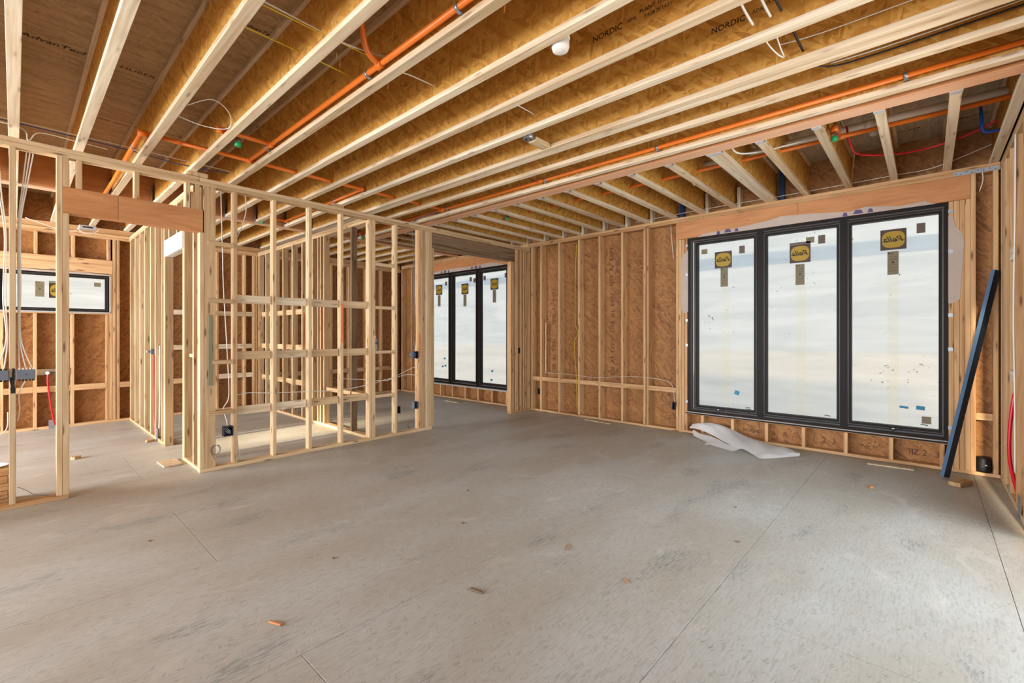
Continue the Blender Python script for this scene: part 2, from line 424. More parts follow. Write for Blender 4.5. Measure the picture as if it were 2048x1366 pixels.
def rough_patch(name, x, y, z0, z1, wd, axis, mat, parent, seed=1):
    """a thin ragged paint mark lying on a stud face; axis is the direction of its width"""
    rr = random.Random(seed); n = 9; pts = []
    for i in range(n): pts.append((-wd / 2 * rr.uniform(0.55, 1.0), z0 + (z1 - z0) * i / (n - 1)))
    for i in reversed(range(n)): pts.append((wd / 2 * rr.uniform(0.55, 1.0), z0 + (z1 - z0) * i / (n - 1)))
    V = []
    for t in (0.0, -0.0012):
        for a, z in pts: V.append((a, t, z - z0) if axis == 'x' else (t, a, z - z0))
    m = len(pts); F = [tuple(range(m, 2 * m)), tuple(reversed(range(m)))]
    for i in range(m): F.append((i, (i + 1) % m, m + (i + 1) % m, m + i))
    return mesh_from(name, V, F, mat, parent, (x, y, z0))

# ------------------------------------------------------------------ key levels of the house (metres)
Z_JOIST = 3.08; Z_DECK = 3.50; Z_PLATE = 2.99
X_BACK = 6.45; Y_RIGHT = -0.52; Y_FAR = 9.62; Y_MID = 5.425; X_HALL = 1.27; X_INNER = 3.20
T = 0.038; D4 = 0.089; D6 = 0.14

# ------------------------------------------------------------------ floor: staggered 4 x 8 ft subfloor panels
floor = empty('floor', (0, 0, 0)); tag(floor, 'weathered grey beige subfloor panels with dusty boot marks', 'floor', kind='structure')
rows = [(-1.53, -0.335), (-0.335, 0.86), (0.86, 2.03), (2.03, 3.25), (3.25, 4.42), (4.42, 5.61), (5.61, 6.80), (6.80, 7.99), (7.99, 9.18), (9.18, 10.37)]
joint = [1.66, 2.47, 0.85, 1.67, 0.85, 1.64, 0.84, 1.66, 0.85, 1.66]
for (ya, yb), j in zip(rows, joint):
    ya = max(ya, -0.68); yb = min(yb, 9.78)
    x = j - 2.43 * 3
    while x < 6.6:
        xa, xb = max(x, -5.2), min(x + 2.43, 6.62)
        if xb - xa > 0.05: box('floor_panel', xa + 0.0012, xb - 0.0012, ya + 0.0012, yb - 0.0012, -0.022, 0.0, 'osb_floor', floor, 0.0012)
        x += 2.43
box('floor_base', -5.2, 6.62, -0.68, 9.78, -0.06, -0.022, 'weathered', floor, 0)
gr = box('ground', -60, 60, -60, 60, -0.9, -0.6, 'earth', None, 0); tag(gr, 'bare pale earth around the house', 'ground', kind='structure')

# ------------------------------------------------------------------ ceiling: deck, I-joists, flush beams
ceiling = empty('ceiling', (0, 0, Z_JOIST)); tag(ceiling, 'open ceiling of wooden I joists under a strand board deck', 'ceiling', kind='structure')
for i in range(8):
    ya = -0.68 + i * 1.308
    for (xa, xb) in ((-5.2, -2.8), (-2.8, -0.36), (-0.36, 2.08), (2.08, 4.3), (4.3, 6.62)):
        box('deck_panel', xa + 0.002, xb - 0.002, ya + 0.002, ya + 1.306, Z_DECK, Z_DECK + 0.02, 'osb_deck_grey' if xa > 4 else 'osb_deck', ceiling, 0.001)
def joist_y(xr, y0, y1, zb=Z_JOIST, zt=Z_DECK, hang=False, parent=ceiling):
    """I-joist running along y, right edge of the flange at xr"""
    xc = xr - 0.03175
    w_ = box('joist', xc - 0.0055, xc + 0.0055, y0, y1, zb + 0.036, zt - 0.036, 'osb_web', parent, 0)
    box('flange', xc - 0.03175, xc + 0.03175, y0, y1, zb, zb + 0.038, 'flange', w_, 0.002)
    box('flange', xc - 0.03175, xc + 0.03175, y0, y1, zt - 0.038, zt - 0.0005, 'flange', w_, 0.002)
    if hang:
        V = []; a = 0.034
        for s in (-1, 1): box('hanger', xc + s * a - 0.001, xc + s * a + 0.001, y1 - 0.055, y1 + 0.003, zb - 0.002, zb + 0.26, 'galv', w_, 0)
        box('hanger', xc - a, xc + a, y1 - 0.055, y1 + 0.003, zb - 0.004, zb - 0.001, 'galv_pale', w_, 0)
    return w_
def joist_x(yl, x0, x1, zb=Z_JOIST, zt=Z_DECK, hang=True):
    """short I-joist running along x, left (higher y) edge of the flange at yl"""
    yc = yl - 0.03175
    w_ = box('joist', x0, x1, yc - 0.0055, yc + 0.0055, zb + 0.036, zt - 0.036, 'osb_web', ceiling, 0)
    box('flange', x0, x1, yc - 0.03175, yc + 0.03175, zb, zb + 0.038, 'flange', w_, 0.002)
    box('flange', x0, x1, yc - 0.03175, yc + 0.03175, zt - 0.038, zt - 0.0005, 'flange', w_, 0.002)
    if hang:
        for s in (-1, 1): box('hanger', x0, x0 + 0.05, yc + s * 0.034 - 0.001, yc + s * 0.034 + 0.001, zb - 0.002, zb + 0.24, 'galv', w_, 0)
        box('hanger', x0, x0 + 0.05, yc - 0.035, yc + 0.035, zb - 0.004, zb - 0.001, 'galv_pale', w_, 0)
    return w_
JX = [-3.62, -3.21, -2.80, -2.39, -1.98, -1.58, -1.18, -0.78, -0.375, 0.03, 0.43, 0.852, 1.27, 1.684, 2.098, 2.497, 2.91, 3.322, 3.388, 3.716, 4.146]
Y_LVL = 7.46
webs = {}
for x in JX: webs[x] = joist_y(x, -0.66, Y_LVL, hang=x > -0.5)
beam = box('beam', 4.215, 4.367, -0.66, Y_LVL, Z_JOIST, Z_DECK - 0.001, 'lvl', ceiling, 0.002)
box('beam_edge', 4.217, 4.365, -0.66, Y_LVL, Z_JOIST - 0.001, Z_JOIST + 0.004, 'lvl_edge', beam, 0)
b2 = box('beam', -5.2, 6.45, Y_LVL, Y_LVL + 0.13, Z_JOIST, Z_DECK - 0.001, 'lvl', ceiling, 0.002)
box('beam_edge', -5.2, 6.45, Y_LVL - 0.001, Y_LVL + 0.13, Z_JOIST - 0.002, Z_JOIST + 0.012, 'lvl_edge', b2, 0)
SY = [-0.445, -0.112, 0.302, 0.698, 1.115, 1.53, 1.465, 1.935, 2.345, 2.75, 3.16, 3.57, 3.98, 4.385, 4.79, 5.20, 5.62, 6.02, 6.43, 6.84, 7.25]
for y in SY: joist_x(y, 4.368, 6.58)
for x in JX:                                  # bays beyond the cross beam, stepping down onto the far wall
    if x > -1.7:
        for k in range(1):
            xc = x - 0.03175
            j = joist_y(x, Y_LVL + 0.131, 9.74)
            j.rotation_euler.rotate(Euler((0, 0, 0)))
for x in (4.55, 4.96, 5.37, 5.78, 6.19): joist_y(x, Y_LVL + 0.131, 9.74)
box('rim_board', 6.582, 6.61, -0.68, 9.78, Z_JOIST, Z_DECK, 'osb_wall', ceiling, 0)
box('rim_board', -5.2, 6.58, 9.745, 9.775, Z_JOIST - 0.09, Z_DECK, 'osb_wall', ceiling, 0)
box('rim_board', -5.2, 6.58, -0.69, -0.665, Z_JOIST, Z_DECK, 'osb_wall', ceiling, 0)
for y in SY[7:18]:
    if y in (2.75,): continue                            # squash blocks at the short joists' bearing end, paled to stand in for sunlight
    box('squash_block', 6.46, 6.58, y - 0.108, y - 0.066, Z_JOIST, Z_DECK - 0.15, 'flange', ceiling)
for y in (1.43, 2.70, 3.70): box('membrane_strip', 6.50, 6.58, y - 0.10, y - 0.045, Z_JOIST, Z_DECK - 0.05, 'membrane_blue', ceiling, 0)
# mill stamps printed on joist webs and deck
wb = webs[2.497]
fx = 2.497 - 0.03175 - 0.0062
lettering('nordic', 0.205, (fx, 1.455, 3.257), R_NEGX, 'ink', wb)
lettering('apa', 0.062, (fx, 1.292, 3.263), R_NEGX, 'ink', wb)
lettering('plant', 0.17, (fx, 1.155, 3.285), R_NEGX, 'ink', wb)
lettering('code', 0.16, (fx, 1.13, 3.245), R_NEGX, 'ink', wb)
lettering('nordic', 0.11, (fx, 4.90, 3.27), R_NEGX, 'ink_soft', wb); lettering('plant', 0.22, (fx, 4.62, 3.29), R_NEGX, 'ink_soft', wb)
wb = webs[2.91]; fx = 2.91 - 0.03175 - 0.0062
lettering('nordic', 0.19, (fx, 0.88, 3.252), R_NEGX, 'ink', wb); lettering('apa', 0.06, (fx, 0.72, 3.262), R_NEGX, 'ink', wb)
lettering('plant', 0.15, (fx, 0.60, 3.28), R_NEGX, 'ink', wb)
lettering('nordic', 0.10, (fx, 4.05, 3.27), R_NEGX, 'ink_soft', wb); lettering('plant', 0.2, (fx, 3.80, 3.29), R_NEGX, 'ink_soft', wb)
wb = webs[1.684]; lettering('huber', 0.08, (1.684 - 0.038, 3.35, 3.33), R_NEGX, 'ink_soft', wb)
ZD = Z_DECK - 0.0008
lettering('advantech', 0.36, (0.20, 4.65, ZD), R_DOWN, 'ink', ceiling); lettering('huber', 0.22, (0.67, 4.66, ZD), R_DOWN, 'ink_soft', ceiling)
lettering('advantech', 0.22, (1.14, 3.40, ZD), R_DOWN, 'ink', ceiling); lettering('huber', 0.13, (0.57, 5.93, ZD), R_DOWN, 'ink', ceiling)
lettering('advantech', 0.2, (0.76, 5.94, ZD), R_DOWN, 'ink', ceiling); lettering('advantech', 0.2, (1.14, 5.87, ZD), R_DOWN, 'ink', ceiling)
RD2 = Matrix(((0, -1, 0), (-1, 0, 0), (0, 0, -1)))
lettering('huber', 0.17, (6.19, 0.14, ZD), RD2, 'ink', ceiling); lettering('advantech', 0.26, (6.2, -0.30, ZD), RD2, 'ink', ceiling)

# ------------------------------------------------------------------ wall helpers
def stud_x(wall, x, z0=T, z1=None, mat='spruce', wd=T, y0=Y_MID, dep=D4, name='stud'):       # stud in a wall running along x
    return box(name, x, x + wd, y0, y0 + dep, z0, (Z_PLATE - 2 * T) if z1 is None else z1, mat, wall)
def stud_y(wall, y, x0, dep, z0=T, z1=None, mat='spruce', wd=T, name='stud'):                # stud in a wall running along y
    return box(name, x0, x0 + dep, y - wd, y, z0, (Z_PLATE - 2 * T) if z1 is None else z1, mat, wall)

# ------------------------------------------------------------------ wall_middle: the open partition across the room
wm = empty('wall_middle', (2.5, Y_MID, 0)); tag(wm, 'open stud partition with ladder blocking and a doorway across the room', 'wall', kind='structure')
for a, b in ((-5.0, 1.262), (1.264, 2.71), (2.712, 6.44)): box('top_plate', a, b, Y_MID, Y_MID + D4, Z_PLATE - T, Z_PLATE, 'spruce', wm)
for a, b in ((-5.0, 1.42), (1.422, 3.90), (3.902, 6.44)): box('top_plate', a, b, Y_MID, Y_MID + D4, Z_PLATE - 2 * T, Z_PLATE - T - 0.0006, 'spruce', wm)
box('bottom_plate', -5.0, 0.317, Y_MID, Y_MID + D4, 0, T, 'spruce_warm', wm)
box('bottom_plate', 1.264, 4.178, Y_MID, Y_MID + D4, 0, T, 'spruce', wm)
box('bottom_plate', 5.90, 6.448, Y_MID, Y_MID + D4, 0, T, 'spruce_warm', wm)
sA = stud_x(wm, -0.028)
for x in (-0.43, -0.83, -1.23, -1.63, -2.03, -2.43): stud_x(wm, x)
stud_x(wm, 0.241); stud_x(wm, 0.280, z1=2.438)
for a, b in ((0.281, 0.638), (0.640, 1.292)): box('header', a, b, Y_MID - 0.001, Y_MID + D4, 2.438, 2.662, 'lvl', wm, 0.002)
for x in (0.281, 0.362, 0.751, 1.147, 1.226): stud_x(wm, x, 2.662)
stud_x(wm, 1.190, 2.662, 2.83, 'spruce_warm')
stud_x(wm, 1.264, z0=T, z1=2.437); stud_x(wm, 1.294, z0=2.664, wd=0.012, mat='spruce')
p2 = stud_x(wm, 1.304, wd=0.1)
box('treated_strip', 1.335, 1.372, Y_MID - 0.013, Y_MID - 0.001, 0.88, 1.60, 'treated', wm)
stud_x(wm, 1.566); stud_x(wm, 1.960); stud_x(wm, 2.359); sF = stud_x(wm, 2.757)
stud_x(wm, 3.150); stud_x(wm, 3.192, wd=0.05); stud_x(wm, 3.545)
for i in range(6): stud_x(wm, 3.937 + i * 0.0402, mat=('spruce_warm', 'spruce', 'spruce', 'flange', 'spruce', 'spruce')[i])
XS = [1.404, 1.604, 1.998, 2.397, 2.795, 3.15]
SX = [1.604, 1.960, 1.998, 2.359, 2.397, 2.757, 2.795, 3.150]
for zc in (1.785, 1.175, 0.582):
    for k in range(0, 8, 2):
        box('blocking', SX[k] + 0.001, SX[k + 1] - 0.001, Y_MID + D4 - T, Y_MID + D4, zc - 0.0445, zc + 0.0445, random.choice(('spruce', 'flange')), wm)
for z in (2.34, 1.751, 1.115, 0.592): box('blocking', 1.33 if z != 1.115 else 1.372, 1.565, Y_MID - 0.016, Y_MID + 0.07, z - 0.021, z + 0.021, 'spruce', wm)
for z in (2.341, 1.761, 1.162, 0.573): box('blocking', 3.243, 3.544, Y_MID + 0.004, Y_MID + D4, z - 0.02, z + 0.02, 'spruce', wm)
for x in (5.90, 5.945, 6.02): stud_x(wm, x, wd=T, mat='spruce_warm', z1=2.685 if x < 5.97 else None)
for x in (6.06, 6.16, 6.24, 6.30, 6.36, 6.405): stud_x(wm, x, mat='spruce_warm')
box('header', 4.180, 6.018, Y_MID + 0.005, Y_MID + D4, 2.685, 2.912, 'weathered', wm)
stud_x(wm, 4.180, z1=2.684)
box('packing_block', 1.16, 1.245, Y_MID - 0.03, Y_MID + 0.08, Z_PLATE + 0.0005, Z_PLATE + T, 'spruce', wm); box('packing_block', 1.247, 1.33, Y_MID - 0.03, Y_MID + 0.08, Z_PLATE + 0.0005, Z_PLATE + T, 'spruce', wm)
box('packing_block', 2.66, 2.80, Y_MID + 0.0, Y_MID + 0.07, Z_PLATE + 0.0005, Z_PLATE + T, 'spruce', wm)
# spray and marker marks on the partition studs
rough_patch('paint_mark', -0.004, Y_MID - 0.0002, 1.06, 1.13, 0.02, 'x', 'spray_black', wm, 3); rough_patch('paint_mark', -0.008, Y_MID - 0.0002, 0.93, 1.06, 0.032, 'x', 'spray_black', wm, 4)
rough_patch('paint_mark', 2.776, Y_MID - 0.0002, 1.30, 1.79, 0.026, 'x', 'spray_orange', wm, 5)
rough_patch('paint_mark', 3.956, Y_MID - 0.0002, 1.07, 1.42, 0.030, 'x', 'spray_orange', wm, 6)

# ------------------------------------------------------------------ wall_hall: from the partition back to the far wall, with a door opening
wh = empty('wall_hall', (X_HALL, 7.5, 0)); tag(wh, 'open stud wall with a door opening beside the hall', 'wall', kind='structure')
box('top_plate', X_HALL, X_HALL + D4, Y_MID + D4, Y_FAR, Z_PLATE - T, Z_PLATE, 'spruce', wh); box('top_plate', X_HALL, X_HALL + D4, Y_MID + D4, Y_FAR, Z_PLATE - 2 * T, Z_PLATE - T - 0.0005, 'spruce', wh)
box('bottom_plate', X_HALL, X_HALL + D4, Y_MID + D4, 6.16, 0, T, 'spruce', wh); box('bottom_plate', X_HALL, X_HALL + D4, 7.05, Y_FAR, 0, T, 'spruce', wh)
stud_y(wh, 5.73, X_HALL, D4); stud_y(wh, 6.155, X_HALL, D4, z1=2.37); stud_y(wh, 6.116, X_HALL, D4)
stud_y(wh, 7.075, X_HALL, D4, z0=0.0, z1=2.37); stud_y(wh, 7.115, X_HALL, D4)
for y in (7.23, 7.64, 7.95, 8.36, 8.74, 9.15, 9.58): stud_y(wh, y, X_HALL, D4)
box('header', X_HALL, X_HALL + D4 * 0.45, 6.16, 7.07, 2.372, 2.575, 'white_block', wh); box('header', X_HALL + 0.05, X_HALL + D4, 6.16, 7.07, 2.372, 2.575, 'white_block', wh)  # header whitened to stand in for the light falling on it
for y in (6.45, 6.85): stud_y(wh, y, X_HALL, D4, z0=2.575)
box('nail_plate', X_HALL - 0.002, X_HALL - 0.0003, 7.45, 7.56, 0.002, 0.16, 'galv', wh, 0)
box('blocking', X_HALL + 0.045, X_HALL + D4, 5.74, 6.07, 1.15, 1.19, 'flange', wh)

# ------------------------------------------------------------------ wall_inner: from the partition's middle post back to the far wall
wi = empty('wall_inner', (X_INNER, 7.5, 0)); tag(wi, 'open stud wall with bright sides behind the partition', 'wall', kind='structure')
box('top_plate', X_INNER, X_INNER + D4, Y_MID + D4, Y_FAR, Z_PLATE - T, Z_PLATE, 'spruce', wi); box('top_plate', X_INNER, X_INNER + D4, Y_MID + D4, Y_FAR, Z_PLATE - 2 * T, Z_PLATE - T - 0.0005, 'spruce', wi)
box('bottom_plate', X_INNER, X_INNER + D4, Y_MID + D4, Y_FAR, 0, T, 'spruce', wi)
for y in (9.60, 9.24, 8.82, 8.43, 8.03, 7.64, 7.25, 7.06, 6.97, 6.86): stud_y(wi, y, X_INNER, D4)
for y, x1 in ((8.80, 9.20), (8.41, 8.78), (8.02, 8.39), (7.62, 7.99), (7.26, 7.60)): pass
KY = [9.562, 9.24, 9.202, 8.82, 8.782, 8.43, 8.392, 8.03, 7.992, 7.64, 7.602, 7.25]
for zc in (1.785, 1.18, 0.585):
    for k in range(0, 12, 2): box('blocking', X_INNER + D4 - T, X_INNER + D4, KY[k + 1] + 0.001, KY[k] - 0.001, zc - 0.0445, zc + 0.0445, 'spruce', wi)
stud_y(wi, 6.02, X_INNER, D4, z1=2.45, mat='weathered'); stud_y(wi, 6.02, X_INNER, D4, z0=2.4505, mat='weathered')
box('blocking', X_INNER - 0.0, X_INNER + 0.14, 5.56, 6.75, 0.545, 0.60, 'spruce_warm', wi)
rough_patch('paint_mark', X_INNER + 0.03, 7.6015, 1.20, 1.76, 0.02, 'x', 'spray_orange', wi, 8); rough_patch('paint_mark', X_INNER + 0.02, 6.9315, 1.05, 1.9, 0.02, 'x', 'spray_orange', wi, 9)

# ------------------------------------------------------------------ wall_left: the sheathed far wall with the strip window
wl = empty('wall_left', (1.0, Y_FAR, 0)); tag(wl, 'far exterior wall of studs and strand board with a strip window', 'wall', kind='structure')
ZF = Z_PLATE
box('top_plate', -5.2, 6.45, Y_FAR, Y_FAR + D6, ZF - T, ZF, 'spruce_warm', wl); box('top_plate', -5.2, 6.45, Y_FAR, Y_FAR + D6, ZF - 2 * T, ZF - T - 0.0005, 'spruce_warm', wl)
box('top_plate', -5.2, 6.45, Y_FAR + 0.02, Y_FAR + D6, ZF + 0.0005, Z_JOIST - 0.001, 'spruce_warm', wl)
box('bottom_plate', -5.2, 6.45, Y_FAR, Y_FAR + D6, 0, T, 'spruce_warm', wl)
W3 = (-0.145, 1.02, 1.752, 2.325)
def far_stud(x, z0=T, z1=ZF - 2 * T, m='spruce_warm', wd=T): return box('stud', x, x + wd, Y_FAR, Y_FAR + D6, z0, z1, m, wl)
for x in (-0.63, -1.04, -1.45, -1.86, 1.064, 1.112, 1.30, 1.70, 2.11, 2.50, 2.955, 3.11, 3.16, 3.44, 3.85, 4.26, 4.67, 5.08, 5.49, 5.90, 6.31): far_stud(x)
far_stud(1.024, T, 2.36); far_stud(-0.19, T, 2.36); far_stud(-0.235)
for x in (-0.14, 0.188, 0.583, 0.985): far_stud(x, T, W3[2] - T - 0.002)
for x in (0.195, 0.592, 1.00): far_stud(x, 2.58)
box('header', -0.20, 1.063, Y_FAR - 0.001, Y_FAR + 0.09, 2.362, 2.578, 'spruce_warm', wl)
box('sill_plate', -0.15, 1.023, Y_FAR, Y_FAR + D6, W3[2] - T, W3[2] - 0.001, 'spruce_warm', wl)
fx = [-0.152, -0.14 + T, 0.188, 0.188 + T, 0.583, 0.583 + T, 0.985]
for a, b in ((-0.102, 0.188), (0.226, 0.583), (0.621, 0.985), (1.15, 1.30), (1.338, 1.70), (1.738, 2.11), (2.148, 2.50)):
    box('blocking', a, b, Y_FAR, Y_FAR + T, 0.545, 0.634, 'spruce_warm', wl)
for zc in (1.788, 1.176, 0.626):
    for a, b in ((1.738, 2.11), (2.148, 2.50), (2.538, 2.955), (2.993, 3.11)): 
        if zc > 0.7 or a > 2.5: box('blocking', a, b, Y_FAR, Y_FAR + T, zc - 0.043, zc + 0.043, 'flange', wl)
for a, b in ((3.478, 3.85), (3.888, 4.26), (4.298, 4.67), (4.708, 5.08), (5.118, 5.49), (5.528, 5.90), (5.938, 6.31)): box('blocking', a, b, Y_FAR, Y_FAR + T, 0.545, 0.634, 'spruce_warm', wl)
for a, b in ((0.226, 0.585),): box('blocking', a, b, Y_FAR - 0.001, Y_FAR + T, 0.80, 0.89, 'weathered', wl)
def sheath_x(a, b, z0, z1):
    n = max(1, int(math.ceil((b - a) / 1.22)))
    for i in range(n): box('sheathing_panel', a + (b - a) * i / n + 0.001, a + (b - a) * (i + 1) / n - 0.001, Y_FAR + D6 + 0.0005, Y_FAR + D6 + 0.012, z0, z1, 'osb_wall', wl, 0)
sheath_x(-5.2, W3[0] - 0.0, 0, 3.08); sheath_x(W3[1], 6.6, 0, 3.08); sheath_x(W3[0], W3[1], 0, W3[2]); sheath_x(W3[0], W3[1], W3[3], 3.08)

# ------------------------------------------------------------------ wall_back: exterior wall with the two tall windows
wb_ = empty('wall_back', (X_BACK, 3.0, 0)); tag(wb_, 'exterior wall of studs and strand board with two tall windows', 'wall', kind='structure')
ZB = Z_JOIST
W1 = (-0.152, 2.515, 0.313, 2.755); W2 = (6.00, 8.667, 0.313, 2.755)
box('top_plate', X_BACK, X_BACK + D6, Y_RIGHT, 9.6, ZB - T, ZB - 0.001, 'spruce_warm', wb_); 
for a, b in ((Y_RIGHT, 2.3), (2.302, 5.42), (5.422, 9.6)): box('top_plate', X_BACK, X_BACK + D6, a, b, ZB - 2 * T, ZB - T - 0.0005, 'spruce_warm', wb_)
box('bottom_plate', X_BACK, X_BACK + D6, Y_RIGHT, 9.6, 0.004, T, 'spruce_warm', wb_)
def bk(y, z0=T, z1=ZB - 2 * T, wd=T): return box('stud', X_BACK, X_BACK + D6, y - wd, y, z0, z1, 'spruce_warm', wb_)
for y in (5.60, 5.42, 5.205, 4.80, 4.384, 3.984, 3.571, 3.195, 2.687, 8.80, 9.20, 9.60, -0.314, -0.469): bk(y)
bk(3.145); bk(2.645, z1=2.76); bk(2.603, z1=2.76); bk(2.561, z1=2.76); bk(-0.156, z1=2.76); bk(-0.196, z1=2.76); bk(-0.236, z1=2.76); bk(-0.275, z1=2.76)
bk(5.99, z1=2.76); bk(5.95, z1=2.76); bk(5.91); bk(8.71, z1=2.76); bk(8.75)
for y in (2.335, 1.942, 1.535, 1.134, 0.718, 0.317, -0.088): bk(y, T, 0.274)
for y in (8.50, 8.09, 7.68, 7.27, 6.87, 6.46, 6.06): bk(y, T, 0.274)
for a, b in ((W1[0], W1[1] + 0.04), (W2[0] - 0.02, W2[1] + 0.04)): box('sill_plate', X_BACK, X_BACK + D6, a, b, 0.274, 0.311, 'spruce_warm', wb_)
for a, b in ((-0.312, 1.17), (1.172, 2.687), (5.93, 7.3), (7.302, 8.75)): box('header', X_BACK - 0.002, X_BACK + 0.09, a, b, 2.762, 3.003, 'lvl', wb_, 0.002)
BY = [5.42 - T, 5.205, 5.167, 4.80, 4.762, 4.384, 4.346, 3.984, 3.946, 3.571, 3.533, 3.195, 3.107, 2.687]
for k in range(0, len(BY), 2): box('blocking', X_BACK, X_BACK + T, BY[k + 1] + 0.001, BY[k] - 0.001, 0.558, 0.632, 'spruce_warm', wb_)
box('blocking', X_BACK, X_BACK + T, -0.469 + 0.001, -0.352, 0.555, 0.625, 'spruce_warm', wb_)
box('furring_strip', X_BACK + 0.04, X_BACK + 0.078, 5.10, 5.125, 0.72, 1.62, 'spruce_warm', wb_)
def sheath_y(a, b, z0, z1):
    n = max(1, int(math.ceil((b - a) / 1.22)))
    for i in range(n): box('sheathing_panel', X_BACK + D6 + 0.0005, X_BACK + D6 + 0.012, a + (b - a) * i / n + 0.001, a + (b - a) * (i + 1) / n - 0.001, z0, z1, 'osb_wall', wb_, 0)
for a, b, c, d in ((-0.66, W1[0], 0, 3.08), (W1[1], W2[0], 0, 3.08), (W2[1], 9.76, 0, 3.08), (W1[0], W1[1], 0, W1[2]), (W1[0], W1[1], W1[3], 3.08), (W2[0], W2[1], 0, W2[2]), (W2[0], W2[1], W2[3], 3.08)): sheath_y(a, b, c, d)
XI = X_BACK + D6 - 0.0004
R_UPX = Matrix(((0, 0, -1), (0, -1, 0), (-1, 0, 0)))
R_DNX = Matrix(((0, 0, -1), (0, 1, 0), (1, 0, 0)))
for y, z in ((5.0, 1.9), (5.0, 1.0), (3.82, 2.5), (3.80, 1.75), (3.80, 1.0)): lettering('wallcode', 0.62, (XI, y, z), R_DNX, 'ink_soft', wb_)
for y, kx in ((1.72, 'nordic'), (1.33, 'r'), (0.92, 'numbers'), (0.50, 'wallcode'), (0.12, 'tz'), (0.02, 'numbers')):
    lettering(kx, {'r': 0.05, 'tz': 0.10}.get(kx, 0.22), (XI, y, 0.13), R_NEGX, 'ink_soft', wb_)
st = box('strap', X_BACK - 0.002, X_BACK - 0.0003, -0.515, -0.19, 3.006, 3.046, 'galv', wb_, 0)
for i in range(8): box('strap_hole', X_BACK - 0.0028, X_BACK - 0.0018, -0.49 + i * 0.04, -0.482 + i * 0.04, 3.013 + (i % 2) * 0.016, 3.021 + (i % 2) * 0.016, 'box_dark', st, 0)

# ------------------------------------------------------------------ wall_right: stud wall at the right edge of the view
wr = empty('wall_right', (3.0, Y_RIGHT, 0)); tag(wr, 'stud wall with white cable at the right edge of the room', 'wall', kind='structure')
for z in (Z_JOIST - T, Z_JOIST - 2 * T): box('top_plate', -5.2, X_BACK - 0.001, Y_RIGHT - D6, Y_RIGHT, z, z + T - 0.0006, 'spruce', wr)
box('bottom_plate', -5.2, X_BACK - 0.001, Y_RIGHT - D6, Y_RIGHT, 0, T, 'spruce', wr)
for x in (6.405, 6.29, 6.25, 6.09, 5.78, 5.40, 5.0, 4.66, 1.86, 1.46, 1.06, 0.66, 0.26, 0.06, -0.34, -0.74, -1.14, -1.54, -1.66, -2.06): box('stud', x, x + T, Y_RIGHT - D6, Y_RIGHT, T, Z_JOIST - 2 * T, 'spruce_warm', wr)
box('stud', 6.128, 6.25, Y_RIGHT - 0.04, Y_RIGHT, T, Z_JOIST - 2 * T, 'flange', wr)
for a, b, c in ((-5.2, -4.0, 0), (-4.0, -2.8, 0), (-2.8, -1.6, 0), (-1.6, -0.4, 0), (-0.4, 0.8, 0), (0.8, 1.9, 0), (4.66, 5.64, 0), (5.64, 6.59, 0), (1.9, 2.8, 2.66), (2.8, 4.66, 2.66)): box('sheathing_panel', a, b - 0.002, Y_RIGHT - D6 - 0.012, Y_RIGHT - D6 - 0.0005, c, 3.08, 'osb_wall', wr, 0)
box('header', 1.9, 4.66, Y_RIGHT - 0.09, Y_RIGHT, 2.70, 3.0, 'lvl', wr)  # spans the opening added to let the side fill lamp in
box('blocking', 5.44, 5.779, Y_RIGHT - 0.06, Y_RIGHT + 0.002, 2.03, 2.13, 'white_block', wr); box('blocking', 5.44, 5.779, Y_RIGHT - 0.06, Y_RIGHT + 0.002, 1.02, 1.10, 'white_block', wr)
box('nail_plate', 5.14, 5.30, Y_RIGHT + 0.0003, Y_RIGHT + 0.002, 0.0, 0.16, 'galv', wr, 0); box('nail_plate', 5.84, 5.87, Y_RIGHT + 0.0003, Y_RIGHT + 0.002, 0.0, 0.08, 'galv', wr, 0)
box('nail_plate', 5.46, 5.50, Y_RIGHT + 0.0003, Y_RIGHT + 0.002, 2.84, 3.0, 'galv', wr, 0)

# ------------------------------------------------------------------ wall_sun_mask: added unseen behind the camera to mask the sun, with a strip opening
wf = empty('wall_sun_mask', (-5.25, 4.5, 0)); tag(wf, 'added sheathed wall masking the sun to a strip, unseen behind the camera', 'wall', kind='structure')
for a, b, c, d in ((-0.68, 0.9, 0, 3.5), (0.9, 2.5, 0, 3.5), (2.5, 4.1, 0, 3.5), (4.1, 5.85, 0, 3.5), (6.75, 8.4, 0, 3.5), (8.4, 9.78, 0, 3.5), (5.85, 6.75, 0, 1.72), (5.85, 6.75, 2.25, 3.5)):
    box('sheathing_panel', -5.26, -5.248, a + 0.001, b - 0.001, c, d, 'osb_wall', wf, 0)  # panels of the added sun mask
for y in (-0.5, 0.3, 1.1, 1.9, 2.7, 3.5, 4.3, 5.1, 5.8, 6.76, 7.9, 8.7, 9.5): box('stud', -5.247, -5.21, y, y + 0.038, 0, 3.08, 'spruce_warm', wf)  # studs of the added sun mask

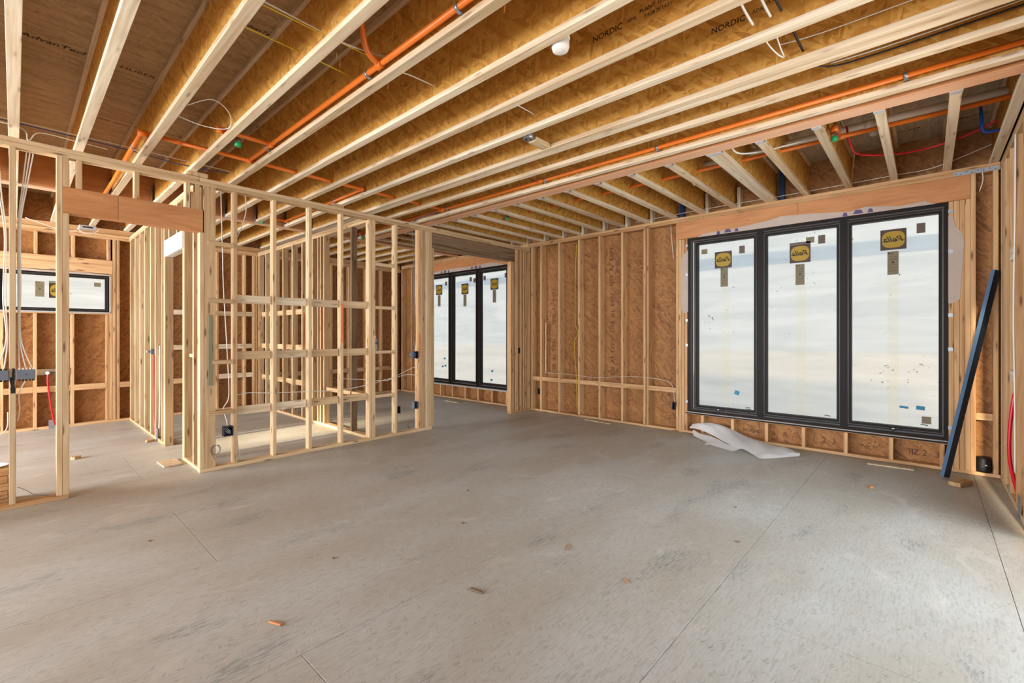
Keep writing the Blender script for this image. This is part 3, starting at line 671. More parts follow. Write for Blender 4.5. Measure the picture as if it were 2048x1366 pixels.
# ------------------------------------------------------------------ windows
def bars(name, x0, x1, z0, z1, wd, y0, y1, mat, parent, root):
    """rectangular ring frame in the window's own axes (x along the wall, y outwards)"""
    V = []; F = []
    def bx(a, b, c, d):
        n = len(V)
        for yy in (y0, y1):
            V.extend([(a, yy, c), (b, yy, c), (b, yy, d), (a, yy, d)])
        F.extend([(n, n + 1, n + 2, n + 3), (n + 7, n + 6, n + 5, n + 4)])
        for i in range(4): F.append((n + (i + 1) % 4, n + i, n + 4 + i, n + 4 + (i + 1) % 4))
    bx(x0, x1, z1 - wd, z1); bx(x0, x1, z0, z0 + wd); bx(x0, x0 + wd, z0 + wd, z1 - wd); bx(x1 - wd, x1, z0 + wd, z1 - wd)
    me = bpy.data.meshes.new(name); me.from_pydata(V, [], F); me.update(); me.materials.append(M[mat])
    o = bpy.data.objects.new(name, me); C.objects.link(o); o.parent = parent; return o
def lbox(name, x0, x1, y0, y1, z0, z1, mat, parent):
    me = box_mesh(abs(x1 - x0), abs(y1 - y0), abs(z1 - z0), 0, mat)
    o = bpy.data.objects.new(name, me); C.objects.link(o); o.parent = parent; o.location = ((x0 + x1) / 2, (y0 + y1) / 2, (z0 + z1) / 2); return o
def film_sheet(parent, x0, x1, z0, z1, y, seed):
    rr = random.Random(seed); nx, nz = 10, 18; V = []; F = []
    ph = [rr.uniform(0, 6) for _ in range(4)]
    for j in range(nz + 1):
        for i in range(nx + 1):
            u = i / nx; t = j / nz
            V.append((x0 + (x1 - x0) * u, y + 0.006 * math.sin(7 * u + 3 * t + ph[0]) + 0.004 * math.sin(13 * u - 5 * t + ph[1]), z0 + (z1 - z0) * t))
    for j in range(nz):
        for i in range(nx):
            a = j * (nx + 1) + i; F.append((a, a + 1, a + nx + 2, a + nx + 1))
    me = bpy.data.meshes.new('plastic_film'); me.from_pydata(V, [], F); me.update(); me.materials.append(M['film'])
    for p in me.polygons: p.use_smooth = True
    o = bpy.data.objects.new('plastic_film', me); C.objects.link(o); o.parent = parent; return o
def lprint(key, wd, x, y, z, mat, parent):
    me = TXT[key].copy()
    for v in me.vertices: v.co = Vector((v.co.x * wd, 0, v.co.y * wd))
    me.materials.clear(); me.materials.append(M[mat])
    o = bpy.data.objects.new('lettering', me); C.objects.link(o); o.parent = parent; o.location = (x, y, z); return o
def octo(parent, x, y, z, wd, ht, mat, name):
    V = []; n = 28
    for yy in (0.0, 0.001):
        for k in range(n):
            a = 2 * math.pi * k / n; ca, sa = math.cos(a), math.sin(a)
            q = (abs(ca) ** 3 + abs(sa) ** 3) ** (-1 / 3)
            V.append((wd / 2 * ca * q, yy, ht / 2 * sa * q))
    F = [tuple(range(n)), tuple(reversed(range(n, 2 * n)))] + [(i, n + i, n + (i + 1) % n, (i + 1) % n) for i in range(n)]
    me = bpy.data.meshes.new(name); me.from_pydata(V, [], F); me.update(); me.materials.append(M[mat])
    o = bpy.data.objects.new(name, me); C.objects.link(o); o.parent = parent; o.location = (x, y, z); return o
def sticker(parent, x, z, wd=0.22, ht=0.225, y=0.05):
    s = lbox('maker_sticker', x - wd / 2, x + wd / 2, y - 0.0015, y, z - ht / 2, z + ht / 2, 'sticker_brown', parent)
    octo(s, 0, -0.0028, 0, wd * 0.88, ht * 0.80, 'sticker_yellow', 'yellow_emblem')
    lprint('pella', wd * 0.74, 0, -0.0034, ht * 0.02, 'ink', s)
    me = box_mesh(wd * 0.88, 0.0008, 0.006, 0, 'ink'); o = bpy.data.objects.new('underline', me); C.objects.link(o); o.parent = s; o.location = (0, -0.0034, -ht * 0.06); o.rotation_euler = (0, math.radians(-3), 0)
    return s
def label_strip(parent, x, z, wd=0.095, ht=0.255, y=0.05):
    s = lbox('rating_label', x - wd / 2, x + wd / 2, y - 0.0015, y, z - ht / 2, z + ht / 2, 'sticker_olive', parent)
    for f in (0.28, 0.20, 0.13, -0.08, -0.2, -0.34): 
        me = box_mesh(wd * 0.8, 0.0008, 0.003, 0, 'ink_soft'); o = bpy.data.objects.new('print_line', me); C.objects.link(o); o.parent = s; o.location = (0, -0.0012, ht * f)
    for dx, f, a in ((-0.36, 0.42, 0.17), (-0.08, 0.42, 0.13), (0.0, 0.03, 0.22)):
        me = box_mesh(wd * a, 0.0008, wd * a, 0, 'ink_soft'); o = bpy.data.objects.new('print_mark', me); C.objects.link(o); o.parent = s; o.location = (wd * dx, -0.0012, ht * f)
    return s
def window(name, loc, rz, wd, z0, z1, panes, label, seed, q=1.0):
    """panes: list of (x0, x1) glass extents, x measured from the window's left edge seen from inside"""
    r = empty(name, loc, rz); tag(r, label, 'window', kind='structure')
    Y0 = 0.0
    bars('frame', 0, wd, z0, z1, 0.034 * q, 0.0, 0.12, 'window_black', r, r)
    bars('frame_bead', 0.034 * q, wd - 0.034 * q, z0 + 0.034 * q, z1 - 0.034 * q, 0.007 * q, 0.012, 0.018, 'window_bead', r, r)
    for i in range(len(panes) - 1):
        a = panes[i][1]; b = panes[i + 1][0]; c = (a + b) / 2
        lbox('mullion', c - 0.034, c + 0.034, 0.001, 0.12, z0 + 0.034, z1 - 0.034, 'window_black', r)
        lbox('mullion_bead', c + 0.030, c + 0.037, 0.008, 0.016, z0 + 0.05, z1 - 0.05, 'window_bead', r)
    for i, (a, b) in enumerate(panes):
        s = bars('sash', a - 0.044 * q, b + 0.044 * q, z0 + 0.048 * q, z1 - 0.048 * q, 0.046 * q, 0.022, 0.10, 'window_black', r, r)
        bars('sash_bead', a - 0.030 * q, b + 0.030 * q, z0 + 0.062 * q, z1 - 0.062 * q, 0.006 * q, 0.016, 0.0225, 'window_bead', s, r)
        lbox('pane', a - 0.004, b + 0.004, 0.052, 0.058, z0 + 0.09 * q, z1 - 0.09 * q, 'glass', s)
        film_sheet(r, a - 0.03 * q, b + 0.03 * q, z0 + 0.06 * q, z1 - 0.06 * q, 0.135, seed + i)
    return r
# window_1 : the big one on the right
w1x = lambda y: W1[1] - y
win1 = window('window_1', (X_BACK - 0.001, W1[1], 0), math.radians(-90), W1[1] - W1[0], W1[2], W1[3],
              [(w1x(2.392), w1x(1.664)), (w1x(1.519), w1x(0.785)), (w1x(0.649), w1x(-0.084))], 'tall three pane black window with film on the right, sheet on floor below', 20)
lbox('sill', -0.01, W1[1] - W1[0] + 0.01, -0.012, 0.03, W1[2] - 0.03, W1[2] - 0.004, 'sill_grey', win1); lbox('sill_edge', -0.01, W1[1] - W1[0] + 0.01, -0.014, -0.0121, W1[2] - 0.03, W1[2] - 0.012, 'window_black', win1)
for y, z in ((2.053, 2.416), (1.158, 2.394), (0.281, 2.443)): sticker(win1, w1x(y), z)
lbox('sticker_band', w1x(1.158) - 0.11, w1x(1.158) + 0.11, 0.0485, 0.05, 2.508, 2.532, 'sticker_taupe', win1)
for y, z in ((2.04, 2.177), (1.158, 2.136), (0.283, 2.185)): label_strip(win1, w1x(y), z); lbox('tape_strip', w1x(y) - 0.05, w1x(y) + 0.05, 0.130, 0.131, 0.42, z - 0.13, 'tape_clear', win1)
for y, z, a, b, m in ((2.302, 2.555, 0.08, 0.066, 'sticker_olive'), (1.817, 2.525, 0.068, 0.10, 'sticker_taupe'), (1.052, 2.545, 0.085, 0.07, 'sticker_olive'), (0.936, 2.537, 0.07, 0.10, 'sticker_taupe'), (0.055, 2.533, 0.07, 0.105, 'sticker_taupe'), (0.012, 0.496, 0.075, 0.075, 'sticker_olive')):
    lbox('small_sticker', w1x(y) - a / 2, w1x(y) + a / 2, 0.0485, 0.05, z - b / 2, z + b / 2, m, win1)
for y, z, a, b in ((1.879, 0.624, 0.06, 0.055), (0.192, 0.615, 0.075, 0.024), (0.059, 0.62, 0.07, 0.042)): 
    o = lbox('blue_tape', w1x(y) - a / 2, w1x(y) + a / 2, 0.049, 0.05, z - b / 2, z + b / 2, 'tape_blue', win1); o.rotation_euler = (0, math.radians(18 if y > 1 else 4), 0)
for y, z in ((1.745, 0.44), (0.88, 0.44), (0.03, 0.445), (1.74, 0.42)):
    o = lbox('dark_tab', w1x(y) - 0.03, w1x(y) + 0.03, 0.049, 0.0505, z - 0.004, z + 0.004, 'window_black', win1); o.rotation_euler = (0, math.radians(6), 0)
for i, (a, b) in enumerate(((2.392, 1.664), (1.519, 0.785), (0.649, -0.084))): lbox('overhang_shade_strip', w1x(a) - 0.02, w1x(b) + 0.02, 0.150, 0.151, 2.30 - 0.0 * i, 2.47 - 0.0 * i, 'overhang_shade', win1)  # darker strips paint the overhang's shadow band on the film
def crank(parent, x, z):
    c = lbox('crank_handle', x - 0.035, x + 0.035, -0.004, 0.012, z - 0.006, z + 0.006, 'window_black', parent)
    o = lbox('crank_lever', -0.01, 0.07, -0.012, -0.004, -0.004, 0.004, 'window_black', c); o.rotation_euler = (0, math.radians(-20), 0)
    o = lbox('crank_pin', -0.01, 0.01, -0.012, -0.002, 0.006, 0.014, 'galv_pale', c)
crank(win1, w1x(2.1), W1[2] + 0.055); crank(win1, w1x(0.28), W1[2] + 0.055)
# torn house wrap folded round the window edges
def wrap_piece(pts, y, parent, mat='wrap', name='house_wrap', th=0.0015):
    n = len(pts); V = [(a, y, b) for a, b in pts] + [(a, y - th, b) for a, b in pts]
    F = [tuple(reversed(range(n))), tuple(range(n, 2 * n))] + [(i, (i + 1) % n, n + (i + 1) % n, n + i) for i in range(n)]
    me = bpy.data.meshes.new(name); me.from_pydata(V, [], F); me.update(); me.materials.append(M[mat])
    o = bpy.data.objects.new(name, me); C.objects.link(o); o.parent = parent; return o
tp = [(2.376, 2.758), (2.308, 2.794), (1.949, 2.807), (1.75, 2.82), (1.473, 2.847), (1.361, 2.872), (1.045, 2.852), (0.657, 2.806), (0.522, 2.835), (0.223, 2.786), (0.023, 2.801), (-0.023, 2.771), (-0.06, 2.757)]
wrap_piece([(w1x(a), b) for a, b in tp], -0.0032, win1)
wrap_piece([(w1x(a), b) for a, b in ((2.512, 2.60), (2.55, 2.56), (2.609, 2.48), (2.612, 1.76), (2.57, 1.70), (2.512, 1.72))], -0.0015, win1)
wrap_piece([(w1x(a), b) for a, b in ((-0.153, 2.62), (-0.19, 2.60), (-0.205, 2.50), (-0.25, 2.44), (-0.268, 2.35), (-0.262, 2.2), (-0.238, 1.76), (-0.19, 1.72), (-0.153, 1.72))], -0.0015, win1)
for y in (1.98, 0.585):
    for dx, zz, a in ((-0.12, 2.775, 0.05), (0.0, 2.785, 0.09), (0.11, 2.780, 0.05)):
        wrap_piece([(w1x(y) + dx - a / 2, zz - 0.016), (w1x(y) + dx + a / 2, zz - 0.016), (w1x(y) + dx + a / 3, zz + 0.024), (w1x(y) + dx - a / 4, zz + 0.028)], -0.0050, win1, 'wrap_print', 'wrap_print')
for z in (2.66, 1.6, 2.25, 1.25, 0.45): lbox('clip', -0.03, 0.0, -0.004, 0.0, z - 0.018, z + 0.018, 'galv', win1); lbox('clip', W1[1] - W1[0], W1[1] - W1[0] + 0.035, -0.004, 0.0, z - 0.018, z + 0.018, 'galv', win1)
# window_2 : same unit in the room beyond
w2x = lambda y: W2[1] - y
win2 = window('window_2', (X_BACK - 0.001, W2[1], 0), math.radians(-90), W2[1] - W2[0], W2[2], W2[3],
              [(w2x(8.544), w2x(7.816)), (w2x(7.671), w2x(6.937)), (w2x(6.801), w2x(6.068))], 'tall three pane black window with film in the room beyond the partition', 40)
lbox('sill', -0.01, W2[1] - W2[0] + 0.01, -0.012, 0.03, W2[2] - 0.03, W2[2] - 0.004, 'sill_grey', win2)
for y, z in ((8.175, 2.404), (7.302, 2.37), (6.417, 2.41)): sticker(win2, w2x(y), z); label_strip(win2, w2x(y), z - 0.245)
for y, z in ((7.93, 2.53), (7.12, 2.56), (7.0, 2.53), (6.70, 2.55), (6.10, 2.56)): lbox('small_sticker', w2x(y) - 0.035, w2x(y) + 0.035, 0.0485, 0.05, z - 0.045, z + 0.045, 'sticker_taupe', win2)
for y, z in ((7.98, 0.86), (7.95, 0.70), (8.05, 0.68), (6.48, 0.66), (6.5, 0.48)): lbox('blue_tape', w2x(y) - 0.03, w2x(y) + 0.03, 0.049, 0.05, z - 0.02, z + 0.02, 'tape_blue', win2)
for a, b in ((8.544, 7.816), (7.671, 6.937), (6.801, 6.068)): lbox('overhang_shade_strip', w2x(a) - 0.02, w2x(b) + 0.02, 0.150, 0.151, 2.42, 2.56, 'overhang_shade', win2)  # same painted overhang shade on the far room's panes
wrap_piece([(w2x(a), b) for a, b in ((8.5, 2.757), (8.45, 2.80), (7.8, 2.83), (7.0, 2.82), (6.5, 2.84), (6.2, 2.80), (6.1, 2.757))], -0.0032, win2)
for y in (7.9, 6.9):
    for dx, a in ((-0.12, 0.05), (0.0, 0.09), (0.12, 0.05)): wrap_piece([(w2x(y) + dx - a / 2, 2.762), (w2x(y) + dx + a / 2, 2.762), (w2x(y) + dx + a / 3, 2.81), (w2x(y) + dx - a / 4, 2.815)], -0.005, win2, 'wrap_print', 'wrap_print')
wrap_piece([(w2x(a), b) for a, b in ((6.0, 2.62), (5.94, 2.5), (5.90, 2.3), (5.93, 2.0), (5.97, 1.85), (6.0, 1.8))], -0.0015, win2)
# window_3 : strip window in the far wall
win3 = window('window_3', (W3[0], Y_FAR - 0.001, 0), 0, W3[1] - W3[0], W3[2], W3[3], [(0.042, W3[1] - W3[0] - 0.042)], 'low strip window with film high in the far left wall', 60, 0.5)
lx = lambda x: x - W3[0]
label_strip(win3, lx(0.256), 2.071, 0.095, 0.225); sticker(win3, lx(0.455), 2.06, 0.21, 0.225)
lbox('sticker_band', lx(0.455) - 0.105, lx(0.455) + 0.105, 0.0485, 0.05, 2.175, 2.20, 'sticker_olive', win3); lbox('small_sticker', lx(0.887) - 0.04, lx(0.887) + 0.04, 0.0485, 0.05, 2.152, 2.216, 'sticker_olive', win3)
lbox('sill', -0.01, W3[1] - W3[0] + 0.01, -0.01, 0.02, W3[2] - 0.022, W3[2] - 0.002, 'sill_grey', win3)
wrap_piece([(0.0, W3[3] + 0.001), (1.165, W3[3] + 0.001), (1.18, W3[3] + 0.02), (0.9, W3[3] + 0.034), (0.4, W3[3] + 0.028), (0.0, W3[3] + 0.036)], -0.002, win3)
wrap_piece([(1.166, W3[2]), (1.19, W3[2] + 0.01), (1.195, W3[3] - 0.02), (1.166, W3[3])], -0.002, win3)


# ------------------------------------------------------------------ orange sprinkler pipes under the joists
PR = 0.0185; ZP = 3.15
def fitting(name, p, axis, parent, r=0.026, ln=0.06):
    d = {'x': Vector((1, 0, 0)), 'y': Vector((0, 1, 0)), 'z': Vector((0, 0, 1))}[axis] * ln / 2
    return tube(name, [Vector(p) - d, Vector(p) + d], r, 'cpvc', parent, 12)
def clamp(p, parent, axis='y', r=0.023):
    d = {'x': Vector((1, 0, 0)), 'y': Vector((0, 1, 0))}[axis] * 0.011
    c = tube('pipe_clamp', [Vector(p) - d, Vector(p) + d], r, 'galv', parent, 12)
    box('clamp_tab', p[0] + (0.0 if axis == 'y' else -0.01), p[0] + (0.045 if axis == 'y' else 0.01), p[1] - 0.012, p[1] + 0.012, p[2] - 0.027, p[2] - 0.023, 'galv', c, 0)
def sprinkler(p, parent, cap='cap_green'):
    s_ = lathe('sprinkler_head', [(0.014, 0.0), (0.014, -0.02), (0.024, -0.022), (0.024, -0.058), (0.020, -0.060)], 'chrome', parent, p, None, 12)
    lathe('protective_cap', [(0.0255, -0.046), (0.0265, -0.050), (0.0265, -0.080), (0.022, -0.084)], cap, s_, p, None, 12)
q1 = empty('sprinkler_pipe', (1.597, -0.5, ZP)); tag(q1, 'orange sprinkler pipe strapped along a joist, nearest the left at the top', 'pipe')
tube('pipe', [(1.597, -0.6, ZP), (1.597, 5.01, ZP)], PR, 'cpvc', q1, 12)
for y in (1.85, 2.77): clamp((1.597, y, ZP), q1)
fitting('tee', (1.597, 4.46, ZP), 'y', q1); fitting('tee', (1.597, 2.62, ZP), 'y', q1)
tube('riser', [(1.597, 2.62, ZP), (1.50, 2.60, ZP + 0.03), (1.44, 2.56, ZP + 0.12), (1.40, 2.52, ZP + 0.25)], PR, 'cpvc', q1, 12, True)
tube('branch', [(1.597, 4.46, ZP), (1.16, 4.46, ZP)], PR, 'cpvc', q1, 12); fitting('coupling', (1.19, 4.46, ZP), 'x', q1)
sprinkler((1.335, 4.50, ZP - 0.004), q1); clamp((1.597, 4.56, ZP), q1)
q2 = empty('sprinkler_pipe', (2.4, 5.03, ZP)); tag(q2, 'orange sprinkler pipe crossing through the joists in front of the partition', 'pipe')
tube('pipe', [(0.745, 5.03, ZP), (4.02, 5.03, ZP)], PR, 'cpvc', q2, 12)
fitting('elbow', (0.752, 5.03, ZP), 'x', q2, 0.027, 0.07); fitting('tee', (1.597, 5.03, ZP), 'x', q2); fitting('tee', (2.83, 5.03, ZP), 'x', q2); fitting('coupling', (1.0, 5.03, ZP), 'x', q2, 0.022)
tube('branch', [(0.745, 5.03, ZP), (0.74, 5.6, ZP - 0.015), (0.735, 6.6, ZP - 0.06), (0.735, 7.35, ZP - 0.06)], PR, 'cpvc', q2, 12); clamp((0.742, 5.42, ZP - 0.012), q2)
fitting('elbow', (0.735, 7.35, ZP - 0.06), 'y', q2, 0.026, 0.07); tube('branch', [(0.735, 7.36, ZP - 0.06), (0.32, 7.36, ZP - 0.06)], PR, 'cpvc', q2, 12)
tube('branch', [(2.83, 5.03, ZP), (2.83, 7.30, ZP)], PR, 'cpvc', q2, 12); clamp((2.83, 5.75, ZP), q2); fitting('elbow', (2.83, 7.30, ZP), 'y', q2, 0.026, 0.07)
tube('branch', [(2.83, 7.30, ZP), (2.50, 7.33, ZP)], PR, 'cpvc', q2, 12); sprinkler((2.50, 7.33, ZP - 0.01), q2)
q3 = empty('sprinkler_pipe', (4.055, -0.5, ZP)); tag(q3, 'orange sprinkler pipe strapped along the last joist beside the long beam', 'pipe')
tube('pipe', [(4.055, -0.6, ZP), (4.055, 7.3, ZP)], PR, 'cpvc', q3, 12)
for y in (0.11, 1.87, 3.2, 4.93): clamp((4.055, y, ZP), q3)
fitting('tee', (4.055, 5.03, ZP), 'y', q3, 0.027, 0.08); fitting('coupling', (4.055, 3.28, ZP), 'y', q3, 0.022)
fitting('elbow', (4.055, 7.28, ZP), 'y', q3, 0.026, 0.07); sprinkler((4.055, 7.2, ZP - 0.012), q3)
q4 = empty('sprinkler_pipe', (5.13, -0.5, 3.22)); tag(q4, 'orange sprinkler pipe running through the short joists by the large window', 'pipe')
tube('pipe', [(5.13, -0.55, 3.22), (5.13, 5.35, 3.22)], PR, 'cpvc', q4, 12)
fitting('tee', (5.13, 0.60, 3.22), 'y', q4, 0.026, 0.08); tube('drop', [(5.13, 0.60, 3.22), (4.84, 0.60, 3.22), (4.82, 0.60, 3.19)], PR, 'cpvc', q4, 12); fitting('elbow', (4.82, 0.60, 3.19), 'z', q4, 0.027, 0.05)
sprinkler((4.82, 0.60, 3.17), q4); sprinkler((4.99, 4.66, 3.20), q4); tube('drop', [(5.13, 4.66, 3.22), (4.99, 4.66, 3.21)], PR, 'cpvc', q4, 12)

# ------------------------------------------------------------------ other things above the ceiling line
pv = empty('vent_pipe', (5.36, -0.5, 3.36)); tag(pv, 'white plastic pipe above the orange pipe by the large window', 'pipe')
tube('pipe', [(5.36, -0.55, 3.36), (5.36, 2.0, 3.36)], 0.032, 'pvc_white', pv, 14); tube('coupling', [(5.36, 0.36, 3.36), (5.36, 0.44, 3.36)], 0.037, 'pvc_white', pv, 14)
tag(lathe('pipe_cap', [(0.045, 0.0), (0.043, -0.03), (0.03, -0.05), (0.0, -0.055)], 'pvc_white', None, (5.82, 0.40, 3.45), None, 14), 'round white cap behind the red hose above the large window', 'pipe cap')
cable('red hose sagging through the short joists above the large window', [(5.25, 0.56, 3.34), (5.27, 0.54, 3.20), (5.55, 0.50, 3.16), (5.75, 0.25, 3.15), (5.85, 0.0, 3.17), (5.80, -0.25, 3.20), (5.75, -0.45, 3.26)], 0.009, 'pex_red', name='water_hose', cat='hose')
cable('short blue hose hanging beside the right wall under the deck', [(5.72, -0.34, 3.40), (5.70, -0.345, 3.30), (5.72, -0.36, 3.18), (5.80, -0.46, 3.19)], 0.012, 'pex_blue', name='water_hose', cat='hose')
def round_box(p, label, rot):
    r_ = empty('ceiling_box', p); r_.rotation_euler = rot; tag(r_, label, 'ceiling box')
    for nm, prof in (('body', [(0.052, -0.05), (0.052, 0.0), (0.046, 0.018), (0.030, 0.028), (0.006, 0.031)]), ('rim', [(0.056, -0.056), (0.056, -0.046), (0.052, -0.044)])):
        V_ = lathe(nm, prof, 'pvc_white', None, (0, 0, 0), None, 20); V_.parent = r_
    V_ = lathe('cover_mark', [(0.004, -0.012), (0.004, -0.003)], 'cable_grey', None, (0, 0, 0), None, 6); V_.parent = r_
round_box((2.16, 1.59, 3.085), 'round white box hanging from a joist near the NORDIC stamp', (math.radians(180), 0, 0))
round_box((1.75, 1.32, 3.12), 'round white box at the top edge of the view beside the orange pipe', (math.radians(180), 0, 0))
round_box((5.50, 2.02, 3.24), 'round white box on a short joist left of the large window', (math.radians(90), 0, 0))
jb = empty('junction_box', (3.0, 2.55, 3.09)); tag(jb, 'grey metal junction box on a wood block between two joists', 'junction box')
lathe('box', [(0.046, 0.0), (0.05, 0.004), (0.05, 0.045), (0.046, 0.05)], 'galv', jb, (3.01, 2.56, 3.095), None, 8)
for dx, dy in ((-0.02, 0.01), (0.02, -0.01), (0.0, 0.02)): box('knockout', 3.01 + dx - 0.008, 3.01 + dx + 0.008, 2.56 + dy - 0.006, 2.56 + dy + 0.006, 3.092, 3.0945, 'box_dark', jb, 0)
box('mounting_block', 3.055, 3.255, 2.51, 2.60, 3.085, 3.123, 'spruce', jb)
lb = empty('ceiling_box', (0.9, 8.0, 2.98)); tag(lb, 'square grey ceiling box seen under the doorway header', 'ceiling box')
box('body', 0.62, 0.80, 8.85, 8.97, 2.905, 2.955, 'galv_pale', lb); box('opening', 0.655, 0.765, 8.848, 8.8495, 2.92, 2.94, 'box_dark', lb, 0)

# ------------------------------------------------------------------ cables
W = 0.0045
cable('blue and white cable pair crossing the joists near the partition, blue one', [(-0.6, 5.72, 3.20), (0.2, 5.72, 3.20), (0.8, 5.73, 3.19), (1.15, 5.72, 3.165), (1.6, 5.70, 3.18)], W, 'cable_blue')
cable('white cable crossing the joists near the partition above the blue cable', [(-0.6, 5.70, 3.215), (0.3, 5.71, 3.215), (1.0, 5.70, 3.21), (1.7, 5.72, 3.21)], W, 'cable_white')
cable('white cable sagging just behind the partition top plate on the left', [(-0.6, 5.62, 3.12), (0.0, 5.60, 3.14), (0.08, 5.56, 3.03), (0.15, 5.58, 3.12), (0.4, 5.66, 3.14), (0.6, 5.75, 3.16)], W, 'cable_white')
cable('dark cable crossing the joists in front of the partition middle', [(1.3, 5.25, 3.22), (2.1, 5.25, 3.215), (3.0, 5.25, 3.21), (3.65, 5.25, 3.20)], W, 'cable_grey')
cable('yellow cable crossing the joists at the top left, outer one', [(0.82, 2.98, 3.22), (1.2, 2.98, 3.22), (1.62, 3.0, 3.22)], W, 'cable_yellow')
cable('yellow cable crossing the joists at the top left, inner one beside white cable', [(0.82, 2.72, 3.23), (1.2, 2.70, 3.22), (1.64, 2.66, 3.20)], W, 'cable_yellow')
cable('white cable running with the yellow cables at the top left', [(0.82, 2.70, 3.24), (1.2, 2.68, 3.22), (1.40, 2.67, 3.21), (1.64, 2.60, 3.21)], W * 1.15, 'cable_white')
cable('white cable end poking through a joist above the orange pipe clamp', [(1.69, 2.70, 3.16), (1.80, 2.66, 3.20), (2.05, 2.62, 3.19)], W, 'cable_white')
cable('white cable end poking through a joist near the junction box', [(2.52, 2.4, 3.17), (2.62, 2.38, 3.20), (2.85, 2.36, 3.19)], W, 'cable_white')
cable('white cable loop hanging from a joist at the upper left', [(0.86, 4.02, 3.09), (1.0, 3.95, 3.16), (1.14, 4.05, 3.14), (1.19, 4.25, 3.10), (1.05, 4.35, 3.10), (0.86, 4.30, 3.10)], W * 0.8, 'cable_white')
cable('black cable lying along a joist at the upper right', [(3.42, 0.62, 3.19), (3.50, 0.54, 3.15), (3.58, 0.44, 3.14), (3.62, 0.22, 3.15), (3.635, -0.1, 3.16), (3.635, -0.6, 3.17)], 0.006, 'cable_black')
cable('white cable lying along a joist above the black cable', [(3.58, 0.47, 3.165), (3.615, 0.22, 3.175), (3.63, -0.1, 3.185), (3.63, -0.6, 3.195)], W, 'cable_white')
cable('thin white cable stretched along a joist bay beside the short black cable end', [(3.20, 0.69, 3.2), (3.24, 0.49, 3.2), (3.25, 0.2, 3.2), (3.25, -0.3, 3.2)], 0.0035, 'cable_white')
cable('white cable loop hanging in a joist bay beside the short black cable end', [(2.95, 0.72, 3.16), (3.05, 0.70, 3.13), (3.17, 0.68, 3.125), (3.25, 0.665, 3.14), (3.13, 0.66, 3.14), (2.95, 0.655, 3.17)], W, 'cable_white')
for x, y, ln, m, t in ((2.57, 0.74, 0.24, 'cable_white', 'short white cable end crossing beside the second NORDIC stamp, left one'), (2.57, 0.65, 0.23, 'cable_white', 'short white cable end crossing beside the second NORDIC stamp, right one'),
                      (2.58, 0.595, 0.21, 'cable_black', 'short black cable end at the top edge beside two white ends'), (2.98, 0.58, 0.30, 'cable_black', 'short black cable end crossing a joist bay below the second NORDIC stamp')):
    cable(t, [(x, y, 3.19), (x + ln * 0.3, y - 0.004, 3.165), (x + ln * 0.7, y - 0.01, 3.15), (x + ln, y - 0.012, 3.15)], 0.007, m)
cable('thin white cable along the top plate over the large window', [(6.43, 3.3, 3.12), (6.43, 2.2, 3.13), (6.43, 1.2, 3.12), (6.43, 0.3, 3.125), (6.42, -0.05, 3.13), (6.30, -0.45, 3.22)], 0.0035, 'cable_white')
cable('white cable bundle sagging between short joists left of the sprinkler', [(4.45, 1.36, 3.30), (4.55, 1.34, 3.12), (4.75, 1.2, 3.13), (4.95, 0.9, 3.20), (5.1, 0.72, 3.26)], 0.008, 'cable_white')
cable('thin white cable hanging at the top right corner of the back wall', [(6.44, -0.395, 3.0), (6.44, -0.40, 2.93), (6.44, -0.385, 2.85), (6.445, -0.375, 2.82)], 0.004, 'cable_white')
cable('yellow cable hanging down the back wall beside the third stud', [(6.43, 4.40, 2.93), (6.43, 4.42, 2.31), (6.43, 4.42, 1.60), (6.43, 4.36, 1.43), (6.43, 4.44, 1.24), (6.44, 4.41, 0.7), (6.44, 4.39, 0.06)], 0.004, 'cable_yellow')
cable('white cable running level through the studs of the back wall', [(6.44, 5.10, 0.715), (6.44, 4.53, 0.712), (6.44, 4.03, 0.693), (6.44, 3.49, 0.742), (6.44, 3.16, 0.752), (6.44, 2.86, 0.725), (6.44, 2.74, 0.66), (6.44, 2.70, 0.42)], 0.003, 'cable_white')
cable('white cable hanging beside the second header end left of the large window', [(6.44, 2.76, 2.98), (6.44, 2.74, 2.7), (6.44, 2.72, 2.5)], 0.004, 'cable_white')
cable('white cable running level through the partition studs', [(1.60, 5.47, 0.752), (1.74, 5.47, 0.765), (1.96, 5.47, 0.742), (2.36, 5.47, 0.72), (2.77, 5.47, 0.70), (3.16, 5.47, 0.735), (3.4, 5.47, 0.78), (3.56, 5.47, 0.81), (3.80, 5.47, 0.90), (3.93, 5.46, 0.94)], W, 'cable_white')
cable('white cable under the level partition cable near the end post', [(2.77, 5.49, 0.845), (3.16, 5.49, 0.80), (3.4, 5.48, 0.77), (3.56, 5.48, 0.79), (3.75, 5.47, 0.83), (3.93, 5.46, 0.81)], W, 'cable_white')
cable('white cable hanging from the top plate beside the wide corner stud', [(1.47, 5.50, 2.92), (1.49, 5.52, 2.3), (1.50, 5.52, 1.9), (1.535, 5.52, 1.2), (1.55, 5.52, 0.75), (1.50, 5.52, 0.62), (1.52, 5.50, 0.5), (1.53, 5.49, 0.42)], W, 'cable_white')
cable('short white cable curving under the top plate beside the third partition stud', [(1.70, 5.50, 2.92), (1.71, 5.50, 2.75), (1.66, 5.50, 2.55), (1.61, 5.50, 2.42)], W, 'cable_white')
cable('white cable lying at the foot of the third partition stud', [(1.606, 5.50, 0.45), (1.62, 5.48, 0.25), (1.64, 5.46, 0.05)], W, 'cable_white')
cable('grey cable running down the end post to the blue box', [(3.85, 5.47, 3.0), (3.875, 5.46, 2.6), (3.885, 5.45, 2.0), (3.90, 5.45, 1.6), (3.90, 5.45, 1.3), (3.88, 5.45, 1.17)], 0.006, 'cable_grey')
